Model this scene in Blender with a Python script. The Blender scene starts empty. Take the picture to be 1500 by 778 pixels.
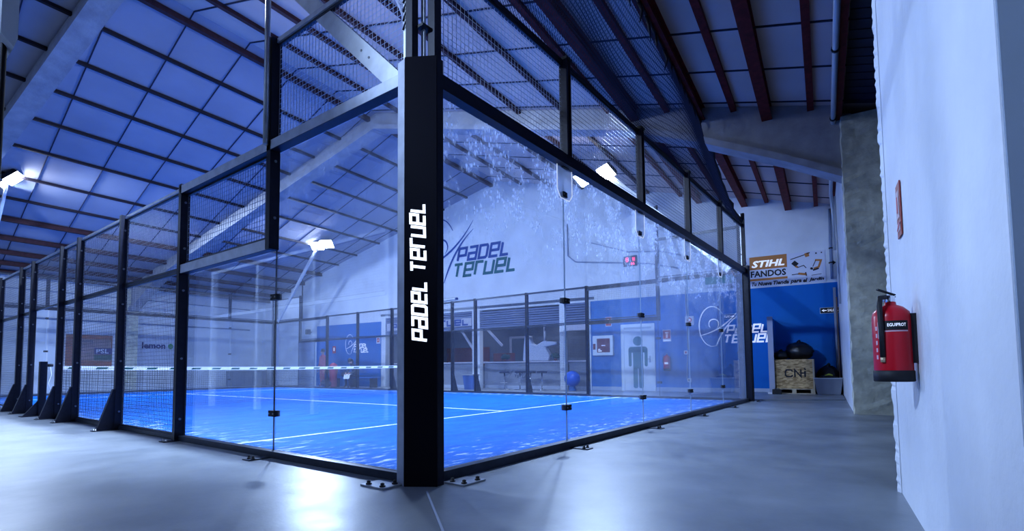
import bpy, bmesh, math, random
from mathutils import Vector, Matrix
random.seed(7)
C = bpy.context.scene.collection
SC = bpy.context.scene
PI = math.pi

# ------------------------------------------------------------------ camera
def make_camera():
    yaw, pit, rol = .9263, .0599, -.0095
    F = Vector((math.sin(yaw)*math.cos(pit), math.cos(yaw)*math.cos(pit), math.sin(pit)))
    R = Vector((math.cos(yaw), -math.sin(yaw), 0)); U = R.cross(F)
    c, s = math.cos(rol), math.sin(rol)
    R2 = R*c + U*s; U2 = U*c - R*s
    cd = bpy.data.cameras.new('camera'); co = bpy.data.objects.new('camera', cd); C.objects.link(co)
    m = Matrix((R2, U2, -F)).transposed().to_4x4(); m.translation = Vector((-2.6145, -2.6905, .8136))
    co.matrix_world = m
    cd.sensor_width = 36; cd.lens = 36*758.72/1500
    cd.shift_x = (750-739.51)/1500; cd.shift_y = (492.54-389)/1500
    cd.clip_start = .02; cd.clip_end = 200
    SC.camera = co
make_camera()

# ------------------------------------------------------------------ hall frame (turned a little against the court)
AN = math.atan2(.0922, .9957)
HN = Vector((math.cos(AN), math.sin(AN), 0)); HT = Vector((-math.sin(AN), math.cos(AN), 0))
def H(d, s, z=0): return HN*d + HT*s + Vector((0, 0, z))
HM = Matrix.Rotation(AN, 4, 'Z')
SR, SL = -2.82, 22.9          # right and left walls
DW, DB = 13.9, -7.0           # far wall and the gable behind the camera
SM = 8.15; Z0 = 5.22; MS = .26; ZR = Z0+MS*(SM-SR)
def roof(s): return Z0+MS*(s-SR) if s < SM else ZR-.25*(s-SM)

# ------------------------------------------------------------------ materials
MATS = {}
def mat(name, col, rough=.6, metal=0, spec=.5, noise=0, nscale=8, bump=0, bscale=30, emit=None, estr=0, alpha=None):
    if name in MATS: return MATS[name]
    m = bpy.data.materials.new(name); m.use_nodes = True
    nt = m.node_tree; b = nt.nodes['Principled BSDF']
    b.inputs['Base Color'].default_value = (*col, 1); b.inputs['Roughness'].default_value = rough
    b.inputs['Metallic'].default_value = metal; b.inputs['Specular IOR Level'].default_value = spec
    if noise or bump:
        tc = nt.nodes.new('ShaderNodeTexCoord')
    if noise:
        n = nt.nodes.new('ShaderNodeTexNoise'); n.inputs['Scale'].default_value = nscale; n.inputs['Detail'].default_value = 6
        nt.links.new(tc.outputs['Object'], n.inputs['Vector'])
        r = nt.nodes.new('ShaderNodeValToRGB')
        r.color_ramp.elements[0].position = .3; r.color_ramp.elements[1].position = .7
        r.color_ramp.elements[0].color = (*[c*(1-noise) for c in col], 1)
        r.color_ramp.elements[1].color = (*[min(1, c*(1+noise*.6)) for c in col], 1)
        nt.links.new(n.outputs['Fac'], r.inputs['Fac']); nt.links.new(r.outputs['Color'], b.inputs['Base Color'])
    if bump:
        n2 = nt.nodes.new('ShaderNodeTexNoise'); n2.inputs['Scale'].default_value = bscale; n2.inputs['Detail'].default_value = 5
        nt.links.new(tc.outputs['Object'], n2.inputs['Vector'])
        bm = nt.nodes.new('ShaderNodeBump'); bm.inputs['Strength'].default_value = bump; bm.inputs['Distance'].default_value = .02
        nt.links.new(n2.outputs['Fac'], bm.inputs['Height']); nt.links.new(bm.outputs['Normal'], b.inputs['Normal'])
    if emit:
        b.inputs['Emission Color'].default_value = (*emit, 1); b.inputs['Emission Strength'].default_value = estr
    MATS[name] = m; return m

def lin(r, g, b):
    f = lambda c: (c/255/12.92) if c/255 <= .04045 else ((c/255+.055)/1.055)**2.4
    return (f(r), f(g), f(b))

M_black = mat('black_paint', (.012, .014, .028), .4, 0, .35, noise=.25, nscale=20)
M_blackflat = mat('black_flat', (.010, .011, .016), .6)
M_lacq = mat('column_black', (.003, .003, .010), .55, 0, .2)
M_wire = mat('mesh_wire', (.16, .18, .24), .35, .5)
M_wireL = mat('mesh_wire_lit', (.55, .58, .66), .35, .3)  # paler wire colour, imitating lamplight on the raised mesh
M_rail = mat('rail_grey', (.045, .055, .08), .38, .3, noise=.2, nscale=15)
M_mast = mat('mast_silver', (.62, .66, .72), .35, .35, noise=.12, nscale=10)
M_steel = mat('galvanised_steel', (.45, .48, .52), .35, .7, noise=.15, nscale=12)
M_bolt = mat('bolt_metal', (.25, .27, .3), .35, .8)
M_white = mat('white_paint', (.72, .76, .82), .7, 0, .3, noise=.10, nscale=1.2, bump=.12, bscale=25)
M_wallR = mat('white_wall_near', (.70, .74, .82), .75, 0, .25, noise=.10, nscale=1.6, bump=.25, bscale=14)
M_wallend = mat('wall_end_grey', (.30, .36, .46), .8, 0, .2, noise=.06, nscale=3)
M_blue = mat('blue_paint', (.001, .16, .52), .6, 0, .3, noise=.08, nscale=1.5)
M_plinth = mat('plinth_pale', (.42, .48, .60), .7)
M_ceilR = mat('ceiling_panel_warm', (.66, .55, .52), .85, 0, .15, noise=.10, nscale=.7)  # warmed to cancel the blue light bounced off the turf
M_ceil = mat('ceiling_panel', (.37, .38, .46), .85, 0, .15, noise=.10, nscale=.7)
M_seam = mat('panel_seam', (.03, .035, .07), .8)
M_purlin = mat('red_oxide', (.16, .018, .022), .65, 0, .3, noise=.35, nscale=9)
M_purlinL = mat('dark_purlin', (.012, .008, .022), .7, noise=.3, nscale=9)
M_purlinD = mat('brown_purlin', (.06,.022,.03), .7, noise=.3, nscale=9)
M_beamL = mat('beam_lit_grey', (.50,.54,.64), .4, .2, noise=.15, nscale=9)  # paler than the other rails, imitating light on the outer faces
M_edge = mat('glass_edge', (.40,.50,.64), .3)
M_conc = mat('beam_concrete', (.36, .37, .42), .9, 0, .15, noise=.18, nscale=3, bump=.5, bscale=9)
M_foam = mat('rough_render', (.60, .60, .50), .95, 0, .1, noise=.22, nscale=6, bump=1.0, bscale=9)
M_clad = mat('dark_cladding', (.012,.02,.05), .5, noise=.3, nscale=6)
M_darkrec = mat('recess_dark', (.035, .05, .09), .7, noise=.3, nscale=6)
M_red = mat('extinguisher_red', (.46, .006, .02), .3, 0, .5)
M_signred = mat('sign_red', (.55, .03, .04), .5)
M_lens = mat('lamp_lens', (1, 1, 1), .3, emit=(.85, .92, 1), estr=120)
M_led = mat('led_red', (.4, .01, .05), .5, emit=(1, .06, .16), estr=2.2)
M_txtw = mat('letter_white', (.85, .88, .95), .5, emit=(.85, .9, 1), estr=.35)
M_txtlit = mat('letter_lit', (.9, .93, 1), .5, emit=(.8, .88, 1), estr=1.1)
M_txtb = mat('letter_blue', (.012, .06, .27), .6)
M_txtg = mat('letter_green', (.012, .13, .14), .6)
M_txtk = mat('letter_black', (.012, .012, .02), .6)
M_orange = mat('banner_orange', (.50, .21, .06), .6)
M_banw = mat('banner_white', (.66, .69, .80), .6)
M_bang = mat('banner_green', (.02, .24, .15), .6)
M_door = mat('door_white', (.74, .80, .84), .5)
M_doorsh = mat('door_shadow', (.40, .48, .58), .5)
M_icon = mat('icon_green', (.008, .15, .16), .6)
M_osb = None
M_tub = None
M_yellow = mat('yellow_green', (.45, .50, .08), .5)
M_bag = mat('bin_bag', (.006, .007, .012), .28, 0, .6, bump=.8, bscale=12)
M_shut = mat('shutter_slat', (.16, .20, .33), .5, .2)
M_barwall = mat('bar_wall', (.15, .17, .22), .8, noise=.15, nscale=2)
M_counter = mat('counter_grey', (.26, .29, .36), .6, noise=.08, nscale=3)
M_ctop = mat('counter_top', (.50, .50, .58), .4)
M_brown = mat('red_brown', (.17, .045, .035), .6)
M_poster = mat('poster_brown', (.34, .13, .07), .7, noise=.25, nscale=2)
M_board = mat('board_pale', (.50, .55, .68), .7)
M_bin = mat('bin_blue', (.06, .14, .42), .5)
M_ball = mat('ball_blue', (.01, .10, .55), .4)
M_chrome = mat('chrome', (.75, .78, .82), .15, 1)
M_skin = mat('skin', (.45, .27, .22), .6)
M_hair = mat('hair_dark', (.012, .010, .014), .5)
M_tracksuit = mat('tracksuit_red', (.34, .07, .12), .8)
M_dark = mat('dark_cloth', (.02, .025, .06), .85)
M_towel = mat('white_towel', (.8, .84, .9), .9)
M_bench = mat('bench_blue', (.02, .12, .40), .6)
M_conduit = mat('conduit_grey', (.50, .54, .60), .45, .3)
M_cable = mat('cable_black', (.01, .01, .02), .5)
M_net = mat('court_net_black', (.012, .014, .02), .8)
M_tape = mat('net_tape_white', (.80, .84, .92), .7)
M_logo_d = mat('net_logo_green', (.015, .10, .09), .7)
M_snet = mat('safety_net_cord', (.035, .038, .07), .8)
M_snetw = mat('safety_net_bunch', (.42, .46, .62), .8)
M_line = mat('court_line_white', (.85, .90, .85), .8, emit=(.8, .9, 1), estr=.12)
M_lock = mat('grey_panel', (.22, .28, .42), .6)

def osb():
    m = bpy.data.materials.new('osb_board'); m.use_nodes = True; nt = m.node_tree; b = nt.nodes['Principled BSDF']
    tc = nt.nodes.new('ShaderNodeTexCoord'); v = nt.nodes.new('ShaderNodeTexVoronoi'); v.inputs['Scale'].default_value = 22
    mp = nt.nodes.new('ShaderNodeMapping'); mp.inputs['Scale'].default_value = (1, .55, 1.6)
    nt.links.new(tc.outputs['Object'], mp.inputs['Vector']); nt.links.new(mp.outputs['Vector'], v.inputs['Vector'])
    r = nt.nodes.new('ShaderNodeValToRGB'); e = r.color_ramp.elements
    e[0].color = (.26, .17, .08, 1); e[1].color = (.62, .46, .25, 1)
    sp = nt.nodes.new('ShaderNodeSeparateColor'); nt.links.new(v.outputs['Color'], sp.inputs['Color'])
    nt.links.new(sp.outputs['Red'], r.inputs['Fac']); nt.links.new(r.outputs['Color'], b.inputs['Base Color'])
    b.inputs['Roughness'].default_value = .8; return m
M_osb = osb()

def see_through(name, col, fac, rough=.3):
    m = bpy.data.materials.new(name); m.use_nodes = True; nt = m.node_tree; b = nt.nodes['Principled BSDF']
    b.inputs['Base Color'].default_value = (*col, 1); b.inputs['Roughness'].default_value = rough
    t = nt.nodes.new('ShaderNodeBsdfTransparent'); mx = nt.nodes.new('ShaderNodeMixShader'); mx.inputs['Fac'].default_value = fac
    nt.links.new(t.outputs[0], mx.inputs[1]); nt.links.new(b.outputs[0], mx.inputs[2])
    nt.links.new(mx.outputs[0], nt.nodes['Material Output'].inputs['Surface']); return m
M_tub = see_through('clear_plastic', (.42, .47, .58), .55)
M_acryl = see_through('acrylic_plate', (.80, .86, .95), .35, .1)

def glass(name, haze=.05, scuff=0.0, ior=1.6):
    """thin pane: fresnel reflection over a clear body, a faint veil imitating reflected haze and white ball scuffs high up"""
    m = bpy.data.materials.new(name); m.use_nodes = True; nt = m.node_tree; N = nt.nodes; L = nt.links
    N.remove(N['Principled BSDF']); out = N['Material Output']
    geo = N.new('ShaderNodeNewGeometry')
    ma = N.new('ShaderNodeMath'); ma.operation = 'MULTIPLY_ADD'
    L.new(geo.outputs['Backfacing'], ma.inputs[0]); ma.inputs[1].default_value = 1/ior-ior; ma.inputs[2].default_value = ior
    fr = N.new('ShaderNodeFresnel'); L.new(ma.outputs[0], fr.inputs['IOR'])
    tr = N.new('ShaderNodeBsdfTransparent'); tr.inputs['Color'].default_value = (.95, .97, 1, 1)
    gl = N.new('ShaderNodeBsdfGlossy'); gl.inputs['Roughness'].default_value = 0.0; gl.inputs['Color'].default_value = (.95, .97, 1, 1)
    mx = N.new('ShaderNodeMixShader'); L.new(fr.outputs[0], mx.inputs['Fac']); L.new(tr.outputs[0], mx.inputs[1]); L.new(gl.outputs[0], mx.inputs[2])
    df = N.new('ShaderNodeBsdfDiffuse'); df.inputs['Color'].default_value = (.72, .80, .98, 1)
    tl = N.new('ShaderNodeBsdfTranslucent'); tl.inputs['Color'].default_value = (.72, .80, .98, 1)
    dd = N.new('ShaderNodeMixShader'); dd.inputs['Fac'].default_value = .6; L.new(df.outputs[0], dd.inputs[1]); L.new(tl.outputs[0], dd.inputs[2])  # pale veil stands in for hazy reflections and lifts the blacks
    fin = N.new('ShaderNodeMixShader'); L.new(mx.outputs[0], fin.inputs[1]); L.new(dd.outputs[0], fin.inputs[2])
    if scuff:
        sx = N.new('ShaderNodeSeparateXYZ'); L.new(geo.outputs['Position'], sx.inputs[0])
        mp = N.new('ShaderNodeMapping'); mp.inputs['Scale'].default_value = (26, 26, 14); L.new(geo.outputs['Position'], mp.inputs['Vector'])
        # wobble so the marks are irregular
        nz = N.new('ShaderNodeTexNoise'); nz.inputs['Scale'].default_value = 9; L.new(geo.outputs['Position'], nz.inputs['Vector'])
        va = N.new('ShaderNodeVectorMath'); va.operation = 'MULTIPLY_ADD'; L.new(nz.outputs['Color'], va.inputs[0]); va.inputs[1].default_value = (1.6, 1.6, 1.6); L.new(mp.outputs[0], va.inputs[2])
        vo = N.new('ShaderNodeTexVoronoi'); vo.inputs['Scale'].default_value = 1; L.new(va.outputs[0], vo.inputs['Vector'])
        r1 = N.new('ShaderNodeMapRange'); r1.inputs['From Min'].default_value = .42; r1.inputs['From Max'].default_value = .12; L.new(vo.outputs['Distance'], r1.inputs['Value'])
        n2 = N.new('ShaderNodeTexNoise'); n2.inputs['Scale'].default_value = 3.2; n2.inputs['Detail'].default_value = 4; L.new(geo.outputs['Position'], n2.inputs['Vector'])
        r2 = N.new('ShaderNodeMapRange'); r2.inputs['From Min'].default_value = .42; r2.inputs['From Max'].default_value = .62; L.new(n2.outputs['Fac'], r2.inputs['Value'])
        rz = N.new('ShaderNodeMapRange'); rz.inputs['From Min'].default_value = 1.75; rz.inputs['From Max'].default_value = 2.45; L.new(sx.outputs['Z'], rz.inputs['Value'])
        a = N.new('ShaderNodeMath'); a.operation = 'MULTIPLY'; L.new(r1.outputs[0], a.inputs[0]); L.new(r2.outputs[0], a.inputs[1])
        # a soft pale cloud as well
        c0 = N.new('ShaderNodeMath'); c0.operation = 'MULTIPLY_ADD'; L.new(r2.outputs[0], c0.inputs[0]); c0.inputs[1].default_value = .16; L.new(a.outputs[0], c0.inputs[2])
        b_ = N.new('ShaderNodeMath'); b_.operation = 'MULTIPLY'; L.new(c0.outputs[0], b_.inputs[0]); L.new(rz.outputs[0], b_.inputs[1])
        c_ = N.new('ShaderNodeMath'); c_.operation = 'MULTIPLY_ADD'; c_.use_clamp = True; L.new(b_.outputs[0], c_.inputs[0]); c_.inputs[1].default_value = scuff; c_.inputs[2].default_value = haze
        L.new(c_.outputs[0], fin.inputs['Fac'])
    else:
        fin.inputs['Fac'].default_value = haze
    L.new(fin.outputs[0], out.inputs['Surface']); return m
M_glass_near = glass('glass_scuffed', .03, 1.1, 1.7)
M_glass_side = glass('glass_side', .03, .16, 1.8)
M_glass_far = glass('glass_far', .02, 0, 1.45)

def turf_mat():
    m = bpy.data.materials.new('blue_turf'); m.use_nodes = True; nt = m.node_tree; N = nt.nodes; L = nt.links; b = N['Principled BSDF']
    geo = N.new('ShaderNodeNewGeometry'); sx = N.new('ShaderNodeSeparateXYZ'); L.new(geo.outputs['Position'], sx.inputs[0])
    def math_(op, a, bb, clamp=False):
        n = N.new('ShaderNodeMath'); n.operation = op; n.use_clamp = clamp
        for i, v in enumerate((a, bb)):
            if hasattr(v, 'is_linked') or not isinstance(v, (int, float)): L.new(v, n.inputs[i])
            else: n.inputs[i].default_value = v
        return n.outputs[0]
    X, Y = sx.outputs['X'], sx.outputs['Y']
    e1 = math_('MINIMUM', X, math_('SUBTRACT', 10, X)); e2 = math_('MINIMUM', Y, math_('SUBTRACT', 20, Y)); e = math_('MINIMUM', e1, e2)
    edge = N.new('ShaderNodeMapRange'); edge.inputs['From Min'].default_value = 1.5; edge.inputs['From Max'].default_value = .0; L.new(e, edge.inputs['Value'])
    mp = N.new('ShaderNodeMapping'); mp.inputs['Rotation'].default_value = (0, 0, .62); mp.inputs['Scale'].default_value = (1.3, 4.0, 1); L.new(geo.outputs['Position'], mp.inputs['Vector'])
    n = N.new('ShaderNodeTexNoise'); n.inputs['Scale'].default_value = 2.6; n.inputs['Detail'].default_value = 8; n.inputs['Roughness'].default_value = .68; L.new(mp.outputs[0], n.inputs['Vector'])
    th = math_('SUBTRACT', n.outputs['Fac'], math_('SUBTRACT', .655, math_('MULTIPLY', edge.outputs[0], .17)))
    sand = math_('MULTIPLY', th, 9, True)
    n3 = N.new('ShaderNodeTexNoise'); n3.inputs['Scale'].default_value = 1.1; n3.inputs['Detail'].default_value = 7; L.new(mp.outputs[0], n3.inputs['Vector'])
    ramp = N.new('ShaderNodeValToRGB'); ramp.color_ramp.elements[0].position = .3; ramp.color_ramp.elements[1].position = .72
    ramp.color_ramp.elements[0].color = (.001, .088, .42, 1); ramp.color_ramp.elements[1].color = (.006, .155, .56, 1)
    L.new(n3.outputs['Fac'], ramp.inputs['Fac'])
    mix = N.new('ShaderNodeMix'); mix.data_type = 'RGBA'; L.new(sand, mix.inputs[0]); L.new(ramp.outputs['Color'], mix.inputs[6]); mix.inputs[7].default_value = (.55, .66, .82, 1)
    L.new(mix.outputs[2], b.inputs['Base Color']); b.inputs['Roughness'].default_value = .9; b.inputs['Specular IOR Level'].default_value = .15
    return m
M_turf = turf_mat()

def floor_mat():
    m = bpy.data.materials.new('polished_concrete'); m.use_nodes = True; nt = m.node_tree; N = nt.nodes; L = nt.links; b = N['Principled BSDF']
    geo = N.new('ShaderNodeNewGeometry')
    n = N.new('ShaderNodeTexNoise'); n.inputs['Scale'].default_value = 1.3; n.inputs['Detail'].default_value = 8; n.inputs['Roughness'].default_value = .6; L.new(geo.outputs['Position'], n.inputs['Vector'])
    r = N.new('ShaderNodeValToRGB'); r.color_ramp.elements[0].position = .32; r.color_ramp.elements[1].position = .68
    r.color_ramp.elements[0].color = (.19, .215, .245, 1); r.color_ramp.elements[1].color = (.30, .33, .365, 1)
    L.new(n.outputs['Fac'], r.inputs['Fac']); L.new(r.outputs['Color'], b.inputs['Base Color'])
    n2 = N.new('ShaderNodeTexNoise'); n2.inputs['Scale'].default_value = 3; n2.inputs['Detail'].default_value = 6; L.new(geo.outputs['Position'], n2.inputs['Vector'])
    rr = N.new('ShaderNodeMapRange'); rr.inputs['To Min'].default_value = .26; rr.inputs['To Max'].default_value = .48; L.new(n2.outputs['Fac'], rr.inputs['Value']); L.new(rr.outputs[0], b.inputs['Roughness'])
    b.inputs['Specular IOR Level'].default_value = .6
    n3 = N.new('ShaderNodeTexNoise'); n3.inputs['Scale'].default_value = 40; L.new(geo.outputs['Position'], n3.inputs['Vector'])
    bp = N.new('ShaderNodeBump'); bp.inputs['Strength'].default_value = .06; bp.inputs['Distance'].default_value = .01; L.new(n3.outputs['Fac'], bp.inputs['Height']); L.new(bp.outputs[0], b.inputs['Normal'])
    return m
M_floor = floor_mat()

# ------------------------------------------------------------------ mesh builder
class MB:
    def __init__(s): s.v = []; s.f = []; s.sm = []
    def add(s, vs, fs, smooth=False):
        o = len(s.v); s.v += [Vector(q) for q in vs]
        for f in fs: s.f.append([i+o for i in f]); s.sm.append(smooth)
        return s
    def box(s, a, b):
        x0, x1 = sorted((a[0], b[0])); y0, y1 = sorted((a[1], b[1])); z0, z1 = sorted((a[2], b[2]))
        return s.add([(x0,y0,z0),(x1,y0,z0),(x1,y1,z0),(x0,y1,z0),(x0,y0,z1),(x1,y0,z1),(x1,y1,z1),(x0,y1,z1)],
              [(0,3,2,1),(4,5,6,7),(0,1,5,4),(1,2,6,5),(2,3,7,6),(3,0,4,7)])
    def prism(s, pts, off):
        """closed outline pts (3-D) extruded by vector off"""
        n = len(pts); off = Vector(off); P = [Vector(p) for p in pts]
        return s.add(P+[p+off for p in P], [list(range(n))[::-1], [n+i for i in range(n)]]+[(i, (i+1) % n, n+(i+1) % n, n+i) for i in range(n)])
    def bar(s, p, q, w, h, up=(0,0,1)):
        p, q = Vector(p), Vector(q); d = (q-p).normalized(); u = Vector(up)
        a = d.cross(u)
        if a.length < 1e-4: a = d.cross(Vector((1,0,0)))
        a.normalize(); u = a.cross(d).normalized(); a = a*(w/2); u = u*(h/2)
        return s.add([p-a-u,p+a-u,p+a+u,p-a+u,q-a-u,q+a-u,q+a+u,q-a+u], [(0,1,2,3),(7,6,5,4),(0,4,5,1),(1,5,6,2),(2,6,7,3),(3,7,4,0)])
    def tube(s, pts, r, n=8, cap=True, smooth=True):
        P = [Vector(p) for p in pts]; R = r if isinstance(r, (list, tuple)) else [r]*len(P)
        rings = []; ref = None
        for i, p in enumerate(P):
            d = (P[min(i+1, len(P)-1)]-P[max(i-1, 0)]).normalized()
            if ref is None: ref = Vector((0,0,1)) if abs(d.z) < .9 else Vector((1,0,0))
            a = d.cross(ref).normalized(); b = d.cross(a).normalized(); ref = -b if False else a.cross(d)
            rings.append([p+(a*math.cos(2*PI*k/n)+b*math.sin(2*PI*k/n))*R[i] for k in range(n)])
        vs = [v for r_ in rings for v in r_]; fs = []
        for i in range(len(P)-1):
            for k in range(n): fs.append((i*n+k, i*n+(k+1) % n, (i+1)*n+(k+1) % n, (i+1)*n+k))
        s.add(vs, fs, smooth)
        if cap:
            o = len(s.v)-len(vs); s.f.append([o+k for k in range(n)][::-1]); s.f.append([o+(len(P)-1)*n+k for k in range(n)]); s.sm += [False, False]
        return s
    def lathe(s, prof, c=(0,0,0), n=24, smooth=True):
        vs = []; fs = []; c = Vector(c)
        for r, z in prof: vs += [c+Vector((r*math.cos(2*PI*k/n), r*math.sin(2*PI*k/n), z)) for k in range(n)]
        for i in range(len(prof)-1):
            for k in range(n): fs.append((i*n+k, i*n+(k+1) % n, (i+1)*n+(k+1) % n, (i+1)*n+k))
        s.add(vs, fs, smooth); o = len(s.v)-len(vs)
        s.f.append([o+k for k in range(n)][::-1]); s.f.append([o+(len(prof)-1)*n+k for k in range(n)]); s.sm += [False, False]
        return s
    def ball(s, c, r, n=14, m=9, noise=0):
        c = Vector(c); r = Vector(r) if not isinstance(r, (int, float)) else Vector((r, r, r)); vs = []; fs = []
        for j in range(m+1):
            th = PI*j/m
            for k in range(n):
                q = 1+random.uniform(-noise, noise)
                vs.append(c+Vector((r.x*math.sin(th)*math.cos(2*PI*k/n)*q, r.y*math.sin(th)*math.sin(2*PI*k/n)*q, r.z*math.cos(th)*q)))
        for j in range(m):
            for k in range(n): fs.append((j*n+k, (j+1)*n+k, (j+1)*n+(k+1) % n, j*n+(k+1) % n))
        return s.add(vs, fs, True)
    def wire(s, p, q, r):
        """thin three-sided rod"""
        p, q = Vector(p), Vector(q); d = (q-p).normalized(); a = d.cross(Vector((.31, .72, .62))).normalized(); b = d.cross(a)
        o = [a*math.cos(t)*r+b*math.sin(t)*r for t in (0, 2*PI/3, 4*PI/3)]
        return s.add([p+x for x in o]+[q+x for x in o], [(0,1,4,3),(1,2,5,4),(2,0,3,5)])
    def ribbon(s, pts, w, place, closed=False, taper=None):
        """flat mitred stroke in 2-D, place(u,v) -> 3-D"""
        P = [Vector((p[0], p[1])) for p in pts]; n = len(P); Lf = []; Rt = []
        for i in range(n):
            a = P[i-1] if (i > 0 or closed) else None; b = P[(i+1) % n] if (i < n-1 or closed) else None
            d1 = (P[i]-a).normalized() if a is not None else None; d2 = (b-P[i]).normalized() if b is not None else None
            d1 = d1 or d2; d2 = d2 or d1
            n1 = Vector((-d1.y, d1.x)); n2 = Vector((-d2.y, d2.x)); m = (n1+n2)
            m = m.normalized() if m.length > 1e-5 else n1
            k = w/2/max(.35, m.dot(n1)); 
            if taper: k *= taper(i/(n-1))
            Lf.append(P[i]+m*k); Rt.append(P[i]-m*k)
        vs = [place(*p) for p in Lf]+[place(*p) for p in Rt]
        rng = range(n if closed else n-1)
        return s.add(vs, [(i, (i+1) % n, n+(i+1) % n, n+i) for i in rng])
    def build(s, name, m, parent=None, loc=None, rot=None, bevel=0):
        me = bpy.data.meshes.new(name); me.from_pydata([tuple(v) for v in s.v], [], s.f); me.update()
        bm = bmesh.new(); bm.from_mesh(me)
        for f, sm in zip(bm.faces, s.sm): f.smooth = sm
        if s.f: bmesh.ops.recalc_face_normals(bm, faces=bm.faces)
        bm.to_mesh(me); bm.free()
        me.materials.append(m)
        o = bpy.data.objects.new(name, me); C.objects.link(o)
        if parent: o.parent = parent
        if loc is not None: o.location = loc
        if rot is not None: o.rotation_euler = (0, 0, rot)
        if bevel:
            md = o.modifiers.new('bevel', 'BEVEL'); md.width = bevel; md.segments = 2; md.limit_method = 'ANGLE'
        return o

def tag(o, label, cat, group=None, kind=None):
    if label: o['label'] = label
    if cat: o['category'] = cat
    if group: o['group'] = group
    if kind: o['kind'] = kind
    return o
def thing(name, label, cat, loc=(0,0,0), rz=0, group=None):
    o = bpy.data.objects.new(name, None); C.objects.link(o); o.location = loc; o.rotation_euler = (0,0,rz); o.empty_display_size = .1
    return tag(o, label, cat, group)
def thingH(name, label, cat, d, s, z=0, group=None): return thing(name, label, cat, H(d, s, z), AN, group)
def struct(name, mb, m, loc=None, rot=None, label=None, cat=None, parent=None):
    o = mb.build(name, m, parent, loc, rot); 
    if not parent: o['kind'] = 'structure'
    return tag(o, label, cat)
def dup(root, loc, label, rz=None, group=None):
    r = root.copy(); C.objects.link(r); r.location = loc; r['label'] = label
    if rz is not None: r.rotation_euler = (0,0,rz)
    if group: r['group'] = group
    for ch in list(root.children):
        c = ch.copy(); C.objects.link(c); c.parent = r
        for g in list(ch.children):
            q = g.copy(); C.objects.link(q); q.parent = c
    return r
ORD = ['first','second','third','fourth','fifth','sixth','seventh','eighth','ninth','tenth','eleventh','twelfth','thirteenth','fourteenth','fifteenth','sixteenth','seventeenth','eighteenth']

# ------------------------------------------------------------------ lettering
GL = {
 'P': (.8, [([(0,0),(0,1),(.8,1),(.8,.4),(.0,.4)], False)]),
 'a': (.8, [([(.0,1),(.8,1),(.8,0),(0,0),(0,.5),(.8,.5)], False)]),
 'D': (.8, [([(0,0),(0,1),(.7,1),(.8,.88),(.8,.12),(.7,0)], True)]),
 'e': (.8, [([(.8,0),(.0,0),(0,1),(.8,1),(.8,.48),(0,.48)], False)]),
 'L': (.72, [([(0,1),(0,0),(.72,0)], False)]),
 'T': (.85, [([(0,1),(.85,1)], False), ([(.42,1),(.42,0)], False)]),
 'r': (.62, [([(0,0),(0,1),(.70,1)], False)]),
 'u': (.8, [([(0,1),(0,0),(.8,0),(.8,1)], False)]),
}
def brand_word(mb, word, u0, v0, h, place, width=1.0, slant=.22, w=.24, gap=.34):
    u = 0
    for ch in word:
        if ch == ' ': u += .6; continue
        adv, strokes = GL[ch]
        for pts, closed in strokes:
            mb.ribbon([(u0+h*width*(u+p[0])+slant*h*p[1], v0+h*p[1]) for p in pts], w*h*min(1, width), place, closed)
        u += adv+gap
    return u0+h*width*(u-gap)
def word_units(word, gap=.34): return sum((.6 if c == ' ' else GL[c][0]+gap) for c in word)-gap
def racket_mark(mb, place, k, u0, v0):
    """the line drawing beside the words: two swept strokes, a ball ring and the racket arc"""
    def P(u, v): return place(u0+u*k, v0+v*k)
    tp = lambda t: .25+.75*math.sin(PI*min(1, t*.92+.08))
    def quad(a, b, c, n=14): return [((1-t)**2*a[0]+2*t*(1-t)*b[0]+t*t*c[0], (1-t)**2*a[1]+2*t*(1-t)*b[1]+t*t*c[1]) for t in [i/n for i in range(n+1)]]
    mb.ribbon(quad((0,.28),(.62,.40),(1.0,.94)), .034, P, taper=tp)
    mb.ribbon(quad((.42,0),(.62,.54),(1.0,.80)), .034, P, taper=tp)
    mb.ribbon([(.37+.125*math.cos(a), .58+.13*math.sin(a)) for a in [PI*(1.25-1.55*i/14) for i in range(15)]], .030, P, taper=tp)
    mb.ribbon([(.33+.33*math.cos(a), .52+.53*math.sin(a)) for a in [PI*(.20+1.38*i/26) for i in range(27)]], .026, P, taper=tp)
TXT = {}
def text2d(t, size, bold=0.0, shear=0.0):
    """built-in font outline as 2-D triangles"""
    key = (t, size, bold, shear)
    if key in TXT: return TXT[key]
    cu = bpy.data.curves.new('lettering', 'FONT'); cu.body = t; cu.size = size; cu.offset = bold; cu.shear = shear; cu.resolution_u = 2
    ob = bpy.data.objects.new('lettering', cu); C.objects.link(ob)
    dg = bpy.context.evaluated_depsgraph_get(); me = bpy.data.meshes.new_from_object(ob.evaluated_get(dg))
    r = ([(v.co.x, v.co.y) for v in me.vertices], [list(p.vertices) for p in me.polygons])
    bpy.data.objects.remove(ob); bpy.data.curves.remove(cu); bpy.data.meshes.remove(me)
    TXT[key] = r; return r
def put_text(mb, t, u, v, width, height, place, bold=0.0, shear=0.0):
    vs, fs = text2d(t, 1.0, bold, shear)
    if not vs: return
    x0, x1 = min(p[0] for p in vs), max(p[0] for p in vs); y0, y1 = min(p[1] for p in vs), max(p[1] for p in vs)
    mb.add([place(u+(p[0]-x0)/(x1-x0)*width, v+(p[1]-y0)/(y1-y0)*height) for p in vs], fs)

# ================================================================== SETTING
struct('floor', MB().box((-14, DB-1, -.2), (DW+6, 27, 0)), M_floor, rot=AN)
# raised slab of the storage corner
slab = MB().prism([H(10.55,.12,0), H(10.1,-.9,0), H(11.0,-2.8,0), H(13.9,-2.8,0), H(13.9,.12,0)], (0,0,.03))
struct('floor_storage', slab, M_floor)
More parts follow.
